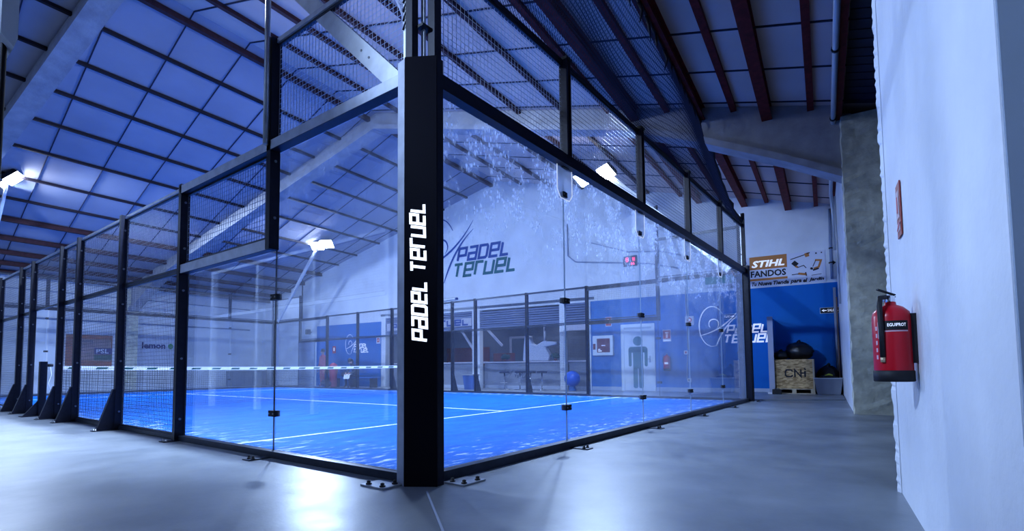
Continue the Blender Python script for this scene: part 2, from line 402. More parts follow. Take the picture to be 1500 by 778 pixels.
# far wall: white above, blue dado paint, with the bar openings cut out
def far_wall():
    OP = [(4.52,5.38,0,3.10),(5.55,9.02,0,3.06),(9.33,14.05,0,3.06)]
    w = MB()
    def fill(mbx, z0, z1f, s0, s1, t=.2):
        mbx.prism([(0,s0,z0),(0,s1,z0),(0,s1,z1f(s1)),(0,s0,z1f(s0))], (t,0,0))
    ss = [-3.4, 4.52, 5.38, 5.55, SM, 9.02, 9.33, 14.05, 23.1]
    for a, b in zip(ss[:-1], ss[1:]):
        op = any(abs(a-o[0]) < .01 or (o[0] < a+.01 and b < o[1]+.01) for o in OP)
        fill(w, 3.05 if op else 0, lambda s: roof(s)+.1, a, b)
    struct('wall_far', w, M_white, H(DW,0), AN)
    b = MB()
    for a, c in ((-2.82,4.40),(14.3,18.7)):
        b.box((-.012,a,.12 if a < 0 else 0),(0,c,3.06 if a < 0 else 2.9))
    struct('trim_6', b, M_blue, H(DW,0), AN)
    p = MB().box((-.02,-2.82,0),(0,4.40,.13)); struct('baseboard_far', p, M_plinth, H(DW,0), AN)
    # white jambs between the bar openings
    for k, (a, c) in enumerate(((4.38,4.54),(5.36,5.56),(9.00,9.36),(14.05,14.30))):
        struct('trim_%d' % (k+1), MB().box((-.06,a,0),(.12,c,3.06)), M_white, H(DW,0), AN)
far_wall()
# left wall, gable behind the camera, outer right wall
struct('wall_left', MB().box((DB,SL,0),(DW+.2,SL+.2,roof(SL)+.1)), M_white, rot=AN)
gb = MB()
for a, c in ((-3.6,SM),(SM,SL)): gb.prism([(DB,a,0),(DB,c,0),(DB,c,roof(c)),(DB,a,roof(a))], (-.2,0,0))
struct('wall_back', gb, M_white, rot=AN)
# right side: near wall block, recessed bay, rough pillar, white wall beyond
struct('wall_outer', MB().box((DB,-3.62,0),(DW+.2,-3.8,5.4)), M_darkrec, rot=AN)
nb = MB().box((-1.2,SR,0),(1.36,-3.62,5.3)); struct('wall_right', nb, M_wallR, rot=AN)
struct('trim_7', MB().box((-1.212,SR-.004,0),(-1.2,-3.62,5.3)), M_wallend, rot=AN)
# crumbling plaster edge of the near wall
def rough_edge():
    rs = random.Random(3); pts = []
    n = 210
    for i in range(n+1):
        z = 5.2*i/n
        pts.append((z, rs.uniform(-.022,.022)+.020*math.sin(z*3.1)+.012*math.sin(z*11), rs.uniform(.0,.014)))
    b = MB()
    prof = lambda z, o, q: [(1.27, SR+.002, z), (1.31, SR+.012+q, z), (1.37+o, SR+.010, z), (1.385+o, SR-.03, z), (1.37+o, SR-.07, z), (1.355, SR-.08, z)]
    vs = []; fs = []
    for z, o, q in pts: vs += prof(z, o, q)
    for i in range(n):
        for k in range(5): fs.append((i*6+k, i*6+k+1, (i+1)*6+k+1, (i+1)*6+k))
    b.add(vs, fs, False)
    struct('trim_5', b, M_wallR, rot=AN)
rough_edge()
# dark rolled cladding high in the recess
cl = MB()
for k in range(26): cl.box((1.45,-3.56,4.0+.05*k),(7.28,-3.60 if k % 2 else -3.62,4.05+.05*k))
for k in range(50): cl.prism([(1.45+.117*k,-2.88,roof(-2.88)-.03-.012*(k%2)),(1.567+.117*k,-2.88,roof(-2.88)-.03-.012*(k%2)),(1.567+.117*k,-3.6,roof(-3.6)-.03-.012*(k%2)),(1.45+.117*k,-3.6,roof(-3.6)-.03-.012*(k%2))], (0,0,.02))
struct('trim_9', cl, M_clad, rot=AN)
# rough rendered pillar with cracked surface
def pillar():
    b = MB(); rs = random.Random(5); nz = 60; prev = None
    ring0 = [(7.30,SR),(7.30,-3.02),(7.30,-3.2),(7.30,-3.36),(7.32,-3.40),(7.8,-3.40),(7.8,SR),(7.42,SR+.01)]
    vs = []; fs = []
    for i in range(nz+1):
        z = 4.95*i/nz
        for d, s in ring0: vs.append((d+rs.uniform(-.010,.008), s+rs.uniform(-.012,.010), z))
    m = len(ring0)
    for i in range(nz):
        for k in range(m): fs.append((i*m+k, i*m+(k+1) % m, (i+1)*m+(k+1) % m, (i+1)*m+k))
    b.add(vs, fs, False); struct('wall_pillar', b, M_foam, rot=AN)
pillar()
struct('wall_beyond', MB().box((7.8,SR,0),(DW+.05,-3.0,5.2)), M_wallR, rot=AN)
# roof: two slopes
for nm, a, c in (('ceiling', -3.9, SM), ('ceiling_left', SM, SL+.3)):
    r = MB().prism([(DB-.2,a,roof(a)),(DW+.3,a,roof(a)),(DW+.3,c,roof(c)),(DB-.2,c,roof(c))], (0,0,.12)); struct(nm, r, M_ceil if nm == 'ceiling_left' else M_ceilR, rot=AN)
# panel seams across the slopes
sm = MB()
for k in range(-9, 14):
    d = 2.46+1.2*k
    if DB < d < DW: sm.bar((d,-3.6,roof(-3.6)-.008),(d,SM,roof(SM)-.008), .026, .02)
    if DB < d and d+.14*(SL-SM) < DW+1.5: sm.bar((d,SM,roof(SM)-.008),(min(DW, d+.14*(SL-SM)),SL,roof(SL)-.008), .020, .02)
struct('trim_8', sm, M_seam, rot=AN)
NT = [20]
def purlin(s, w, h, m, group, hang=0.0, d0=DB, d1=DW):
    z = roof(s)
    b = MB()
    if h > .15:   # a real I section
        b.box((d0,s-w/2,z-h-hang),(d1,s+w/2,z-h-hang+.02)); b.box((d0,s-w/2,z-.03),(d1,s+w/2,z-.01)); b.box((d0,s-.03,z-h-hang+.02),(d1,s+.03,z-.03))
    else:
        b.box((d0,s-w/2,z-h-hang),(d1,s+w/2,z-.004))
    NT[0] += 1; struct('trim_%d' % NT[0], b, m, rot=AN)['group'] = group
for s in (-1.72,-.58,.70): purlin(s, .17, .27, M_purlin, 'deep red roof purlins')
purlin(-2.80, .09, .27, M_purlin, 'deep red roof purlins')
for s in (-2.40,-1.17,.05,1.25): purlin(s, .10, .10, M_purlin, 'slim red roof purlins')
for s in (2.3,3.45,4.6,5.85,7.1): purlin(s, .085, .09, M_purlinD, 'slim dark purlins of the right slope')
purlin(8.42, .11, .12, M_purlinD, 'slim dark purlins of the left slope')
for s in (9.62,10.80,11.97,13.2,14.5,15.95,17.2): purlin(s, .075, .07, M_purlinL, 'slim dark purlins of the left slope')
for s in (18.4,19.7,20.8,21.7,22.5): purlin(s, .13, .16, M_purlinD, 'deep purlins near the left wall')
# concrete portal frames
def frame(d, hw=.20):
    b = MB(); top = lambda s: roof(s)-.005
    st = [(SR, 3.98), (-2.0, 4.42), (-.55, 5.12), (1.0, roof(1.0)-.46), (SM, roof(SM)-.46), (SL-3.6, roof(SL-3.6)-.46), (SL-2.2, roof(SL-2.2)-.62), (SL-.8, 3.62), (SL, 3.2)]
    for (y0, z0), (y1, z1) in zip(st[:-1], st[1:]):
        b.prism([(d-.10,y0,z0),(d-.10,y1,z1),(d-.10,y1,top(y1)),(d-.10,y0,top(y0))], (.20,0,0))
        b.prism([(d-hw,y0,z0-.04),(d-hw,y1,z1-.04),(d-hw,y1,z1+.09),(d-hw,y0,z0+.09)], (2*hw,0,0))
    NT[0] += 1; struct('trim_%d' % NT[0], b, M_conc, rot=AN)
for d in (-5.3, 1.05, 7.55): frame(d)
for k, d in enumerate((1.05, 7.55)):
    struct('trim_%d' % (10+k), MB().box((d-.2,SL-.35,0),(d+.2,SL,4.3)), M_foam, rot=AN)

struct('trim_19', MB().prism([(-.95,-1.15,.0005),(-.94,-1.16,.0005),(-.15,-.19,.0005),(-.16,-.18,.0005)], (0,0,.002)), M_plinth)
# ================================================================== COURT
turf = thing('padel_court_surface', 'bright blue sanded artificial turf court with white lines inside the glass walls', 'court floor')
MB().box((.03,.03,0),(9.97,19.97,.012)).build('turf', M_turf, turf)
for a, c in (((.05,3.03),(9.95,3.08)), ((.05,16.92),(9.95,16.97)), ((4.975,3.08),(5.025,16.92))):
    MB().box((*a,.0122),(*c,.0145)).build('court_line', M_line, turf)

PW, PT = .10, .07       # fence post depth and width
def bolt(mb, x, y, z, r=.012): mb.lathe([(r*1.5,0),(r*1.5,.006),(r,.006),(r,.022),(r*.3,.026)], (x,y,z), 8)

def side_post(x, out, y, label, gusset, z0=0, z1=3.0, group=None, name='fence_post', mt=None):
    """post on a side wall; out = -1/+1 the outward x direction"""
    t = thing(name, label, 'post', (x, y, 0), 0, group)
    p = MB().box((0,-PT/2,z0),(out*PW,PT/2,z1)); p.build('post_shaft', M_black, t)
    if z0 == 0:
        b = MB(); b.box((out*-.02,-.07,0),(out*(.34 if gusset else .22),.07,.008)); pl = b.build('base_plate', M_black, t)
        for yy in (-.04,.04):
            q = MB(); bolt(q, out*(.31 if gusset else .19), yy, .008); q.build('bolt', M_bolt, pl)
    if gusset:
        MB().prism([(out*PW,-.03,.008),(out*.31,-.03,.008),(out*.28,-.03,.06),(out*(PW+.02),-.03,.56),(out*PW,-.03,.56)], (0,.06,0)).build('gusset', M_black, t)
    for z in (.25,.95,1.75,2.25,2.8):
        if out < 0 and z0 < z < z1: MB().tube([(out*.05,-PT/2-.012,z),(out*.05,-PT/2,z)], .014, 8).build('fixing_screw', M_bolt, t)
    return t

def wire_panel(axis, fixed, a0, a1, z0, z1, sp=.05, r=.0026):
    """welded grid in a plane; axis 'x' or 'y'"""
    mb = MB(); n = max(1, round((a1-a0)/sp)); m = max(1, round((z1-z0)/sp))
    P = (lambda a, z: (a, fixed, z)) if axis == 'x' else (lambda a, z: (fixed, a, z))
    for i in range(n+1): mb.wire(P(a0+(a1-a0)*i/n, z0), P(a0+(a1-a0)*i/n, z1), r)
    for j in range(m+1): mb.wire(P(a0, z0+(z1-z0)*j/m), P(a1, z0+(z1-z0)*j/m), r)
    return mb

def mesh_panel(axis, fixed, a0, a1, z0, z1, label, group, edge=.03, sp=.05):
    P = (lambda a, z=0: (a, fixed, z)) if axis == 'x' else (lambda a, z=0: (fixed, a, z))
    t = thing('mesh_panel', label, 'mesh fence', P((a0+a1)/2), 0, group)
    L = (a1-a0)/2; Q = (lambda a, z: (a, 0, z)) if axis == 'x' else (lambda a, z: (0, a, z))
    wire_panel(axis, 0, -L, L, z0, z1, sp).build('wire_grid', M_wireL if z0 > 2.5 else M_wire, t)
    for zz in (z0, z1): MB().bar(Q(-L, zz), Q(L, zz), edge, edge).build('edge_bar', M_rail, t)
    return t

GLASS_T = .012
def glass_panel(axis, fixed, a0, a1, z1, label, group, m, clamps=(), plate=False, inn=1):
    P = (lambda a, z=0: (a, fixed, z)) if axis == 'x' else (lambda a, z=0: (fixed, a, z))
    t = thing('glass_panel', label, 'glass panel', P((a0+a1)/2), 0, group)
    L = (a1-a0)/2-.003
    b = MB()
    if axis == 'x': b.box((-L,-GLASS_T/2,.06),(L,GLASS_T/2,z1))
    else: b.box((-GLASS_T/2,-L,.06),(GLASS_T/2,L,z1))
    b.build('pane', m, t)
    b = MB()
    if axis == 'x': b.box((L,-GLASS_T/2-.001,.06),(L+.0035,GLASS_T/2+.001,z1))
    else: b.box((-GLASS_T/2-.001,L,.06),(GLASS_T/2+.001,L+.0045,z1))
    b.build('polished_edge', M_edge if axis == 'x' else M_rail, t)
    for z in clamps:          # black clamps on the seam at a1
        c = MB(); e = L+.003; hw, hh, q = (.055,.028,.03) if z < 2.5 else (.04,.028,.03)
        if axis == 'x': c.box((e-hw,-q,z-hh),(e+hw,q,z+hh))
        else: c.box((-q,e-hw,z-hh),(q,e+hw,z+hh))
        k = c.build('clamp', M_blackflat, t, bevel=.004)
        for sg in (-.6, .6):
            d = MB()
            if axis == 'x': d.tube([(e+sg*hw,-q-.004,z),(e+sg*hw,-q,z)], .009, 8)
            else: d.tube([(-q-.004,e+sg*hw,z),(-q,e+sg*hw,z)], .009, 8)
            d.build('clamp_screw', M_bolt, k)
    if plate:
        e = L+.003; pts = [(e-.15,2.93),(e-.15,2.62),(e-.09,2.55),(e+.09,2.55),(e+.15,2.62),(e+.15,2.93)]
        MB().prism([(u,-.022,v) for u, v in pts], (0,.008,0)).build('cover_plate', M_acryl, t)
        ed = MB()
        for (u0,v0),(u1,v1) in zip(pts[:-1], pts[1:]): ed.bar((u0,-.022,v0),(u1,-.022,v1), .006, .010)
        ed.build('cover_plate_edge', M_txtw, t)
        MB().box((e-.06,-.045,2.875),(e+.06,-.006,2.935)).build('top_bracket', M_blackflat, t, bevel=.006)
    return t

def rail_thing(name, label, p, q, w, h, m, feet=(), out=None, cat='rail', group=None):
    p, q = Vector(p), Vector(q); c = (p+q)/2
    t = thing(name, label, cat, (c.x, c.y, 0), 0, group)
    o = Vector((c.x, c.y, 0)); MB().bar(p-o, q-o, w, h).build('rail', m, t)
    if m is M_beamL and w > .07: MB().bar(p-o-Vector((0,0,h/2+.002)), q-o-Vector((0,0,h/2+.002)), w*.98, .004).build('underside_shade', M_black, t)  # dark strip paints the shade under the pale beams
    for f in feet:
        f = Vector(f)-o; od = Vector(out); sd_ = Vector((-od.y, od.x, 0))
        b = MB(); b.prism([f+sd_*.06-od*.02, f-sd_*.06-od*.02, f-sd_*.06+od*.20, f+sd_*.06+od*.20], (0,0,.009)); pl = b.build('foot_plate', M_rail, t)
        for sg in (-.035,.035):
            k = MB(); g = f+od*.15+sd_*sg; bolt(k, g.x, g.y, .009); k.build('bolt', M_blackflat, pl)
    return t

# ---- near end wall (the glass wall running right from the corner column), plane y = 0
seat = ['nearest the corner column','second from the corner column','middle','second from the far corner','at the far right corner']
for i in range(5):
    glass_panel('x', 0, 2*i+(.12 if i == 0 else 0), 2*i+2-(.1 if i == 4 else 0), 2.9,
        ['ball-scuffed tall glass panel of the near end wall, nearest the corner column','second tall glass panel from the corner column in the near end wall','middle tall glass panel of the near end wall, in front of the toilet door','fourth tall glass panel from the corner column in the near end wall','last tall glass panel at the far right corner of the end wall'][i],
        'tall glass panels of the near end wall', M_glass_near, (1.49,.40,2.60) if i < 4 else (), i < 4)
    mesh_panel('x', -.02, 2*i+(.14 if i == 0 else .03), 2*i+1.97, 3.03, 3.97, ORD[i]+' raised wire mesh panel from the corner column above the near glass end wall', 'raised mesh panels above the near end wall')
def end_post(x, y, out, label, z0=2.97, z1=4.02, group=None):
    t = thing('upper_post', label, 'post', (x, y, 0), 0, group)
    b = MB().box((-.045,0,z0),(-.005,out*.09,z1)).box((.030,0,z0),(.045,out*.09,z1)).box((-.005,out*.0,z0),(.030,out*.02,z1)); b.build('post_shaft', M_black, t)
    MB().box((-.055,-out*.01,z1),(.055,out*.10,z1+.03)).build('post_cap', M_blackflat, t)
    for z in (3.15,3.85): MB().tube([(.012,out*.018,z),(.012,out*.03,z)], .013, 8).build('fixing_screw', M_bolt, t)
for i in range(1, 5):
    end_post(2*i, -.0, -1, ORD[i-1]+' short black post from the corner column on top of the near glass end wall', group='short posts above the near end wall')
rail_thing('fence_beam', 'thick dark beam along the top of the near glass end wall', (.1,-.045,2.94), (10,-.045,2.94), .09, .11, M_black, cat='beam')
rail_thing('fence_rail', 'thin top rail along the raised mesh above the near glass end wall', (.1,-.03,4.0), (10,-.03,4.0), .04, .04, M_black)
rail_thing('bottom_rail', 'dark bottom rail under the near glass end wall, with bolted foot plates', (.14,-.02,.035), (9.9,-.02,.035), .09, .07, M_rail, [(2*i,-.06,0) for i in range(1,5)], (0,-1,0))

# ---- side walls: left one at x = 0 (out = -1), opposite one at x = 10 (out = +1)
def side_wall(x, out, tagname, ymax, gm, sides):
    left = out < 0
    where = 'near side fence' if left else 'opposite side fence across the court'
    g = lambda s: s+(' of the near side fence' if left else ' of the opposite side fence')
    # glass at the near end
    glass_panel('y', x, .12, 2, 2.9, 'tall glass panel left of the corner column, with a clamped seam' if left else 'tall glass panel of the opposite side wall in front of the wall extinguisher', g('glass panels'), gm, (1.50,.40) if left else (1.5,.4))
    glass_panel('y', x, 2, 3.95, 1.97, 'low glass panel under a mesh panel, second left of the corner column' if left else 'low glass panel of the opposite side wall in front of the toilet door', g('glass panels'), gm)
    mesh_panel('y', x+out*.02, .12, 1.96, 3.03, 3.97, 'raised wire mesh panel up behind the silver brace, left of the corner column' if left else 'raised mesh panel on the opposite side wall beside the red wall clock', g('raised mesh panels'))
    mesh_panel('y', x+out*.02, 2.04, 3.96, 2.08, 2.9, 'wire mesh panel over the low glass, left of the tall hanging post' if left else 'mesh panel over the low glass of the opposite side wall, above the toilet door', g('stepped mesh panels'))
    side_post(x, out, 2, 'tall hanging black post at the end of the raised mesh, left of the corner column' if left else 'hanging post at the step of the opposite side wall, above the toilet door', False, 1.95, 4.02, None, 'upper_post')
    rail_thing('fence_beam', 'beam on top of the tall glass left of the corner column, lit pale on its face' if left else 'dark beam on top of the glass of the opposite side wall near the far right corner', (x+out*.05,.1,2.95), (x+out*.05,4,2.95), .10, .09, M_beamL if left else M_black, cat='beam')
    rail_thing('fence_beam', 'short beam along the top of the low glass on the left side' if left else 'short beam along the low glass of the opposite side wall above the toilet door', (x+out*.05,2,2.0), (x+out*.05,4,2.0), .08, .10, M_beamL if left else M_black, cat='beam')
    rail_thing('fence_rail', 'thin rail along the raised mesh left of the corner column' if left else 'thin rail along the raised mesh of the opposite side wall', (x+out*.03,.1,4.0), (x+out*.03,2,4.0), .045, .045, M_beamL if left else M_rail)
    rail_thing('bottom_rail', 'dark bottom rail under the glass left of the corner column, with bolted foot plates' if left else 'dark bottom rail along the foot of the opposite side fence', (x+out*.02,.14,.03), (x+out*.02,4 if left else 20,.03), .08, .06, M_rail, [(x+out*.06,2,0)] if left else [], (out,0,0))
    ys = [4,6,8,9,11,12,14,16]
    nearname = {4:'thick black post between the low glass and the first mesh panel'}
    for k, y in enumerate(ys):
        if y > ymax: continue
        side_post(x, out, y, (nearname.get(y) if y in nearname and left else ORD[k]+' full-height black post counted from the corner column along the near side fence') if left else ORD[k]+' full-height post counted from the right along the opposite side fence', y in (6,8,9,11,12), 0, 3.02, g('full-height posts'))
    for k, (a, c) in enumerate(zip(ys[:-1], ys[1:])):
        if c > ymax: continue
        xm = x+out*.015
        if not (a == 9):
            mesh_panel('y', xm, a+.04, c-.04, .06, 1.99, ORD[k]+' tall lower wire mesh panel '+('of the near side fence counted from the corner column' if left else 'of the opposite side fence counted from the right'), g('lower mesh panels'))
        mesh_panel('y', xm, a+.04, c-.04, 2.03, 2.97, ORD[k]+' upper wire mesh panel '+('of the near side fence counted from the corner column' if left else 'of the opposite side fence counted from the right'), g('upper mesh panels'))
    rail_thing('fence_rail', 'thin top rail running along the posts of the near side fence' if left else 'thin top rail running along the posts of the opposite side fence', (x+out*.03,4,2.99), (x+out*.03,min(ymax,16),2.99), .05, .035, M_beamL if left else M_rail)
    if left: rail_thing('bottom_rail', 'low dark rail along the foot of the mesh on the near side fence', (x-.02,4,.03), (x-.02,9,.03), .06, .05, M_rail)
side_wall(0, -1, 'left', 16, M_glass_side, None)
side_wall(10, 1, 'right', 20, M_glass_far, None)
# far part of the opposite side wall and the far end wall
g = 'glass panels of the opposite side fence'
glass_panel('y', 10, 16.05, 18, 1.97, 'low glass panel of the opposite side wall, in front of the standing person', g, M_glass_far)
glass_panel('y', 10, 18, 19.9, 2.9, 'tall glass panel of the opposite side wall next to the far left corner', g, M_glass_far)
mesh_panel('y', 10.02, 16.04, 17.96, 2.08, 2.9, 'mesh panel over the low glass at the far left end of the opposite side wall', 'stepped mesh panels of the opposite side fence')
mesh_panel('y', 10.02, 18.04, 19.9, 3.03, 3.97, 'raised mesh panel behind the distant floodlight at the far left corner', 'raised mesh panels of the opposite side fence')
side_post(10, 1, 18, 'hanging post at the far left step of the opposite side wall', False, 1.95, 4.02, None, 'upper_post')
rail_thing('fence_beam', 'distant beam on top of the glass of the opposite side wall near the far left corner', (10.05,16,2.95), (10.05,19.9,2.95), .10, .09, M_black, cat='beam')
rail_thing('fence_beam', 'distant short beam along the low glass behind the standing person', (10.05,16,2.0), (10.05,18,2.0), .08, .10, M_black, cat='beam')
FE = ['first','second','middle','fourth','fifth']
for i in range(5):
    glass_panel('x', 20, 2*i+.05, 2*i+2-(.1 if i == 4 else 0), 2.9, FE[i]+' tall glass panel from the left in the distant end wall beyond the net', 'tall glass panels of the distant end wall', M_glass_far, (1.49,.40,2.60) if i < 4 else ())
    mesh_panel('x', 20.02, 2*i+.03, 2*i+1.97, 3.03, 3.97, FE[i]+' raised mesh panel from the left above the distant end wall', 'raised mesh panels of the distant end wall', sp=.07)
for i in range(1, 5): end_post(2*i, 20, 1, FE[i-1]+' short post from the left above the distant end wall', group='short posts above the distant end wall')
rail_thing('fence_beam', 'dark beam along the top of the distant end wall beyond the net', (0,20.045,2.94), (10,20.045,2.94), .09, .11, M_black, cat='beam')
rail_thing('fence_rail', 'thin top rail above the raised mesh of the distant end wall', (0,20.03,4.0), (10,20.03,4.0), .04, .04, M_black)
rail_thing('bottom_rail', 'dark bottom rail at the foot of the distant end wall', (0,20.02,.035), (10,20.02,.035), .09, .07, M_rail)

# ---- corner columns
def corner(x, y, sx, sy, label, lettering):
    """sx, sy = outward directions"""
    t = thing('corner_column', label, 'column', (x, y, 0))
    q = lambda a, b, z: (sx*a, sy*b, z)           # a,b measured outward
    # front plate set diagonally, flanked by the two channel posts
    MB().prism([q(.135,-.060,0), q(.145,-.045,0), q(.022,.150,0), q(.008,.142,0), q(-.03,-.03,0)], (0,0,3.06)).build('front_plate', M_lacq, t)
    MB().prism([q(.108,-.155,0), q(.122,-.145,0), q(.134,-.062,0), q(.03,-.04,0), q(.0,-.16,0)], (0,0,3.06)).build('side_channel', M_beamL, t)  # pale grey imitates light falling on this channel
    MB().prism([q(.004,.140,0), q(-.058,.139,0), q(-.07,.125,0), q(-.06,.0,0), q(-.02,.02,0)], (0,0,3.06)).build('end_channel', M_black, t)
    MB().prism([q(.03,-.10,3.06), q(.09,-.10,3.06), q(.09,-.03,3.06), q(.03,-.03,3.06)], (0,0,1.2)).build('upper_post', M_black, t)
    MB().prism([q(-.09,.02,3.06), q(-.02,.02,3.06), q(-.02,.09,3.06), q(-.09,.09,3.06)], (0,0,1.2)).build('upper_post', M_black, t)
    MB().prism([q(.01,-.02,3.06), q(-.01,-.02,3.06), q(-.01,.01,3.06), q(.01,.01,3.06)], (0,0,1.2)).build('lacing_strip', M_mast, t)
    MB().box(q(.05,-.03,3.32), q(-.04,.04,3.34)).build('cross_tie', M_blackflat, t)
    for a, b, w, h in ((.21,-.20,.09,.12),(-.20,.21,.12,.09)):
        pl = MB().box(q(a-w,b-h,0), q(a+w,b+h,.012)).build('base_plate', M_steel, t)
        for da, db in ((.6,.6),(.6,-.6),(-.6,.6)):
            k = MB(); v = q(a+da*w, b+db*h, .012); bolt(k, *v, .014); k.build('bolt', M_blackflat, pl)
    if lettering:
        A = Vector(q(.145,-.045,0)); B = Vector(q(.022,.150,0)); e = (B-A).normalized(); nrm = Vector((e.y, -e.x, 0))
        if nrm.dot(Vector((sx, sy, 0))) < 0: nrm = -nrm
        W = (B-A).length
        # text runs upward: u -> z, v -> leftwards across the plate
        base = A+e*(W*.70)+nrm*.003
        place = lambda u, v: base-e*(v+.022*(u-1.0))+Vector((0,0,u))
        mb = MB(); un = word_units('PaDeL TeruL')
        hh = .098; tot = word_units('PaDeL Teruel')if False else None
        u1 = word_units('PaDeL TerueL'); width = .965/(hh*u1)
        brand_word(mb, 'PaDeL TerueL', 1.005, 0, hh, place, width, .14, .27)
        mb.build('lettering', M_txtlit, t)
    return t
corner(0, 0, -1, -1, 'massive black corner column in the foreground with white vertical PADEL TERUEL lettering', True)
corner(10, 0, 1, -1, 'black corner column at the far right end of the glass wall, in front of the blue wall', False)
corner(10, 20, 1, 1, 'distant black corner column behind the net, at the far left corner of the glass', False)

# ---- light masts leaning in from the corners
def mast(x, y, out, dy, label, tilt_in):
    """arm leaning along the side wall from the corner, lamps on its head"""
    t = thing('light_mast', label, 'light mast', (x, y, 0))
    a = Vector((0, dy*.27, 3.0)); b = Vector((0, dy*3.55, 6.22))
    MB().bar(a, b, .06, .15, (0,0,1)).build('leaning_arm', M_mast, t)
    for f in (.10,.13): 
        p = a.lerp(b, f); MB().tube([p+Vector((-.036,0,0)), p+Vector((.036,0,0))], .010, 8).build('fixing_screw', M_bolt, t)
    MB().tube([(out*.13, dy*2, 0 if x == .35 else 2.95),(out*.13, dy*2, 4.9)], .026, 10).build('support_tube', M_black if out > 0 else M_steel, t)
    MB().bar((out*.13, dy*2, 4.88), (0, dy*2.1, 4.80), .04, .04).build('support_clamp', M_steel, t)
    for yy, dz in ((3.30, 6.05), (4.0, 6.02)):
        h = MB(); c = Vector((-out*.02, dy*yy, dz)); aim = Vector((-out*.58, dy*.33, -.75)).normalized()
        s1 = aim.cross(Vector((0,0,1))).normalized(); s2 = aim.cross(s1)
        box = lambda w, hh, z: [c+s1*w*i+s2*hh*j+aim*z for i, j in ((-1,-1),(1,-1),(1,1),(-1,1))]
        k = box(.27,.21,.03)+box(.22,.17,-.10); h.add(k, [(0,1,2,3),(7,6,5,4),(0,4,5,1),(1,5,6,2),(2,6,7,3),(3,7,4,0)])
        fl = h.build('floodlight', M_blackflat, t)
        l = MB(); l.add(box(.255,.195,.034), [(0,1,2,3)]); l.build('lamp_lens', M_lens, fl)
        r = MB().bar(c-aim*.09, Vector((0, dy*min(yy,3.55), 6.1 if yy > 3.6 else 5.98)), .03, .03); r.build('lamp_bracket', M_steel, t)
        spot(Vector((x, y, 0))+c+aim*.08, aim, 'court_lamp')
    return t
LAMPS = []
def spot(loc, aim, nm, e=1750, ang=138, r=.16, col=(.52,.69,1.0)):
    ld = bpy.data.lights.new(nm, 'SPOT'); ld.energy = e; ld.spot_size = math.radians(ang); ld.spot_blend = .55; ld.shadow_soft_size = r; ld.color = col
    o = bpy.data.objects.new(nm, ld); C.objects.link(o); o.location = loc
    o.rotation_euler = Vector(aim).to_track_quat('-Z', 'Y').to_euler(); LAMPS.append(o)
mast(0, 0, -1, 1, 'silver light mast arm leaning up from the near corner column', 1)
mast(10, 0, 1, 1, 'light mast at the far right corner with two bright floodlights above the glass', 1)
mast(10, 20, 1, -1, 'distant light mast leaning up from the far left corner with a bright floodlight', 1)
mast(0.35, 20, -1, -1, 'floodlight mast of the near side fence, its bright lamp near the left frame edge', 1)

# ---- net
net = thing('padel_net', 'black padel net across the court under a white tape band with dark logos', 'net', (5,10,0))
nm = MB()
for i in range(int(9.7/.045)+1): nm.wire((-4.85+.045*i,0,.03), (-4.85+.045*i,0,.84), .0022)
for j in range(19): nm.wire((-4.85,0,.03+.045*j), (4.85,0,.03+.045*j), .0022)
nm.build('net_mesh', M_net, net)
zt = lambda u: .88+.04*(abs(u)/4.85)**2
tp = MB(); N = 40
for i in range(N):
    a, b = -4.85+9.7*i/N, -4.85+9.7*(i+1)/N
    tp.add([(a,-.006,zt(a)-.075),(b,-.006,zt(b)-.075),(b,-.006,zt(b)),(a,-.006,zt(a)),(a,.006,zt(a)-.075),(b,.006,zt(b)-.075),(b,.006,zt(b)),(a,.006,zt(a))],
           [(0,1,2,3),(7,6,5,4),(0,4,5,1),(3,2,6,7)])
tp.build('tape_band', M_tape, net)
lg = MB()
for i in range(22):
    c = -4.6+9.2*i/21; 
    for sy in (-.0075,.0075):
        lg.add([(c-.11,sy,zt(c)-.060),(c+.08,sy,zt(c)-.060),(c+.11,sy,zt(c)-.02),(c-.08,sy,zt(c)-.02)], [(0,1,2,3)])
lg.build('tape_logos', M_logo_d, net)
def net_post(x, out, label):
    t = thing('net_post', label, 'post', (x,10,0))
    MB().box((-.055,-.05,0),(.055,.05,1.0)).build('post_shaft', M_black, t, bevel=.006)
    MB().box((-.02,-.16,0),(out*.30,.07,.01)).build('base_plate', M_black, t)
    MB().prism([(out*.055,-.03,.01),(out*.26,-.03,.01),(out*.055,-.03,.28)], (0,.05,0)).build('gusset', M_black, t)
    MB().tube([(-out*.05,0,.93),(-out*.14,0,.93)], .028, 10).build('net_winder', M_blackflat, t)
    ch = MB(); ch.tube([(-out*.10,-.02,.9),(-out*.12,-.02,.75),(-out*.08,-.02,.6),(-out*.12,-.02,.45)], .006, 6); ch.build('net_cord', M_tape, t)
net_post(-.06, -1, 'short black net post standing in the opening of the near side fence')
net_post(10.06, 1, 'short black net post across the court in the opposite side fence')

